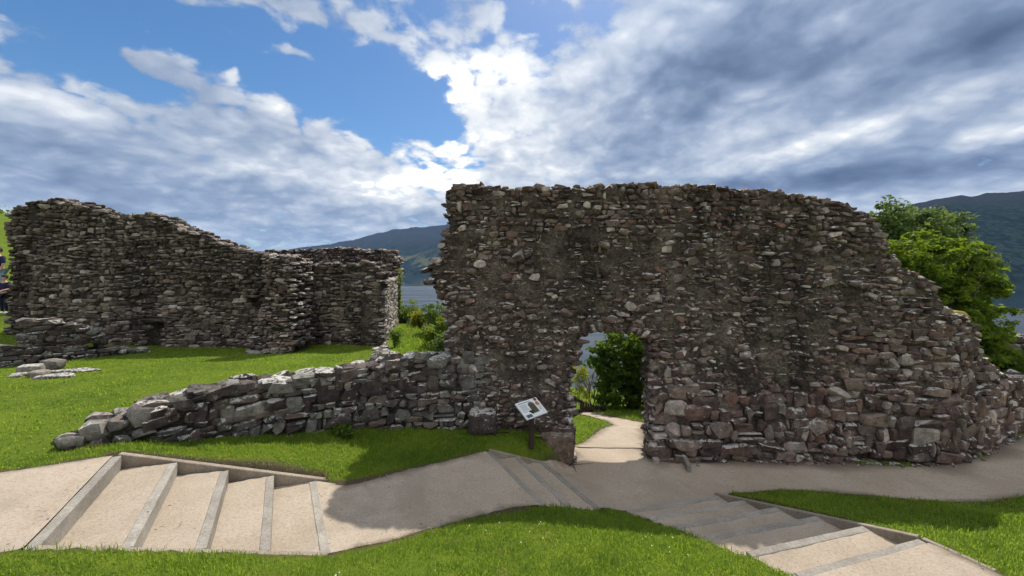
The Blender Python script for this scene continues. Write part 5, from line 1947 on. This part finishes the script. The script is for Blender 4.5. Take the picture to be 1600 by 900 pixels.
hill('long blue wooded hill across the loch, left of the gate wall', [(-300, 400), (0, 400), (250, 398), (380, 396), (440, 391), (490, 384), (540, 377), (585, 365), (620, 357), (660, 354), (700, 350), (760, 344), (850, 345), (960, 360), (1080, 385), (1200, 400)], 2600, 4600, 6500, 3, rough=9)
hill('lower wooded shore with pale pastures in front of the long hill', [(600, 424), (625, 408), (650, 396), (675, 384), (700, 376), (740, 366), (800, 362), (880, 380), (960, 410), (1000, 424)], 2300, 3100, 3600, 5, rough=6)
hill('dark wooded hill across the water on the right', [(1150, 420), (1250, 390), (1340, 350), (1400, 330), (1430, 318), (1460, 311), (1500, 305), (1525, 308), (1545, 303), (1600, 298), (1700, 285), (1850, 270), (2100, 262), (2600, 280)], 800, 1500, 2200, 7, rough=5)


# ------------------------------------------------------------------ the two visitors at the left edge
def person(label, foot, height, shirt, trousers, hair, seed, arm_fwd, sleeve=.35, shoe=(.6, .6, .6)):
    root = empty('person', foot, label, 'person', 'visitors at the left edge')
    k = height / 1.75
    bx, by, bz = foot

    def q(x, y, z):
        return (bx + x * k, by + y * k, bz + z * k)
    skin = plain('skin_%d' % seed, (.50, .30, .22))
    verts = {'pel': (0, 0, .95, .15), 'waist': (0, 0, 1.08, .145), 'chest': (0, 0, 1.30, .165), 'neck': (0, 0, 1.48, .06), 'jaw': (0, -.02, 1.56, .072), 'head': (0, 0, 1.66, .088), 'crn': (0, .01, 1.71, .07),
             'hl': (-.09, 0, .88, .10), 'kl': (-.10, -.02, .50, .065), 'al': (-.10, .01, .09, .042), 'tl': (-.10, -.13, .04, .038),
             'hr': (.09, 0, .88, .10), 'kr': (.10, -.03, .50, .065), 'ar': (.10, .02, .09, .042), 'tr': (.10, -.12, .04, .038),
             'sl': (-.19, 0, 1.40, .062), 'el': (-.25, -.03, 1.13, .045), 'wl': (-.22, -.03 - arm_fwd, .92 + arm_fwd * .7, .03), 'pl': (-.21, -.06 - arm_fwd * 1.25, .85 + arm_fwd * .8, .034),
             'sr': (.19, 0, 1.40, .062), 'er': (.25, -.03, 1.13, .045), 'wr': (.22, -.03 - arm_fwd, .92 + arm_fwd * .7, .03), 'pr': (.21, -.06 - arm_fwd * 1.25, .85 + arm_fwd * .8, .034)}
    edges = [('pel', 'waist'), ('waist', 'chest'), ('chest', 'neck'), ('neck', 'jaw'), ('jaw', 'head'), ('head', 'crn'), ('pel', 'hl'), ('hl', 'kl'), ('kl', 'al'), ('al', 'tl'), ('pel', 'hr'), ('hr', 'kr'), ('kr', 'ar'), ('ar', 'tr'),
             ('chest', 'sl'), ('sl', 'el'), ('el', 'wl'), ('wl', 'pl'), ('chest', 'sr'), ('sr', 'er'), ('er', 'wr'), ('wr', 'pr')]
    # five short fingers on each hand
    for s, side in (('l', -1), ('r', 1)):
        p = verts['p' + s]
        for f in range(5):
            a = (f - 2) * .018
            thumb = f == 0
            verts['f%s%d' % (s, f)] = (p[0] + a * .8 - side * (.02 if thumb else 0), p[1] - (.03 if thumb else .06), p[2] - (.02 if thumb else .055 - abs(f - 2.5) * .006), .0095)
            edges.append(('p' + s, 'f%s%d' % (s, f)))
    names = list(verts)

    def skinned(name, vnames, grow, mat, parent):
        me = bpy.data.meshes.new(name)
        vn = [n for n in vnames]
        me.from_pydata([q(*verts[n][:3]) for n in vn], [(vn.index(a), vn.index(b)) for a, b in edges if a in vn and b in vn], [])
        o = bpy.data.objects.new(name, me)
        COL.objects.link(o)
        md = o.modifiers.new('skin', 'SKIN')
        sv = me.skin_vertices[0].data
        for i, n in enumerate(vn):
            rr = (verts[n][3] + grow) * k
            sv[i].radius = (rr * (1.25 if n in ('chest', 'waist', 'pel') else 1), rr * (.85 if n in ('chest', 'waist', 'pel') else 1))
            sv[i].use_root = (i == 0)
        o.modifiers.new('sub', 'SUBSURF').levels = 1
        o.modifiers['sub'].render_levels = 1
        dg = bpy.context.evaluated_depsgraph_get()
        me2 = bpy.data.meshes.new_from_object(o.evaluated_get(dg))
        bpy.data.objects.remove(o)
        me2.materials.clear()
        me2.polygons.foreach_set('use_smooth', [True] * len(me2.polygons))
        return link(name, me2, mat, parent)
    skinned('body', names, 0, skin, root)
    skinned('shirt', ['chest', 'waist', 'pel', 'sl', 'sr', 'el', 'er'], .018, plain('shirt_%d' % seed, shirt, .9), root)
    skinned('trousers', ['pel', 'hl', 'kl', 'al', 'hr', 'kr', 'ar'], .014, plain('trousers_%d' % seed, trousers, .9), root)
    sh = plain('shoe_%d' % seed, shoe)
    for s in 'lr':
        skinned('shoe', ['a' + s, 't' + s], .012, sh, root)
    bm = bmesh.new()
    bmesh.ops.create_uvsphere(bm, u_segments=14, v_segments=10, radius=.108 * k)
    for v in list(bm.verts):
        v.co.z *= 1.05
        v.co += Vector(q(0, .015, 1.685))
    bmesh.ops.delete(bm, geom=[v for v in bm.verts if v.co.z < bz + 1.66 * k and v.co.y < by + .01 * k], context='VERTS')
    bm_obj('hair', bm, plain('hair_%d' % seed, hair, .8), root, True)
    fm = plain('face_dark_%d' % seed, (.06, .04, .035))
    bm = bmesh.new()
    for dx, dz, rr in ((-.032, 1.655, .009), (.032, 1.655, .009), (0, 1.585, .014)):
        t = bmesh.ops.create_icosphere(bm, subdivisions=1, radius=rr * k)
        for v in t['verts']:
            v.co += Vector(q(dx, -.088 if dz > 1.6 else -.088, dz))
    bm_obj('face', bm, fm, root)
    return root


p1 = pd(-3, 448, 15.2)
p2 = pd(7, 461, 14.2)
person('taller visitor in a navy t-shirt and pale blue jeans, cut by the left edge', (p1[0], p1[1], Hs(p1[0], p1[1])), 1.78, (.018, .022, .06), (.24, .33, .42), (.05, .035, .025), 1, .05)
person('shorter dark haired visitor in a navy top with one forearm held forward', (p2[0], p2[1], Hs(p2[0], p2[1])), 1.42, (.012, .014, .05), (.012, .013, .03), (.03, .02, .016), 2, .22, shoe=(.75, .75, .75))


# ------------------------------------------------------------------ air
def haze():
    m, t = material('haze')
    v = t.n('ShaderNodeVolumePrincipled', None, Density=0.00005)
    v.inputs['Color'].default_value = (0.34, 0.58, 1.0, 1)
    v.inputs['Anisotropy'].default_value = 0.0
    t.n('ShaderNodeOutputMaterial', None, Volume=v.outputs[0])
    bm = box_data(19000, 13000, 800)
    o = bm_obj('haze', bm, m)
    o.location = (0, 5500, EYE - 60 + 400)
    tag(o, 'thin blue summer haze over the loch', 'haze', None, 'stuff')


haze()
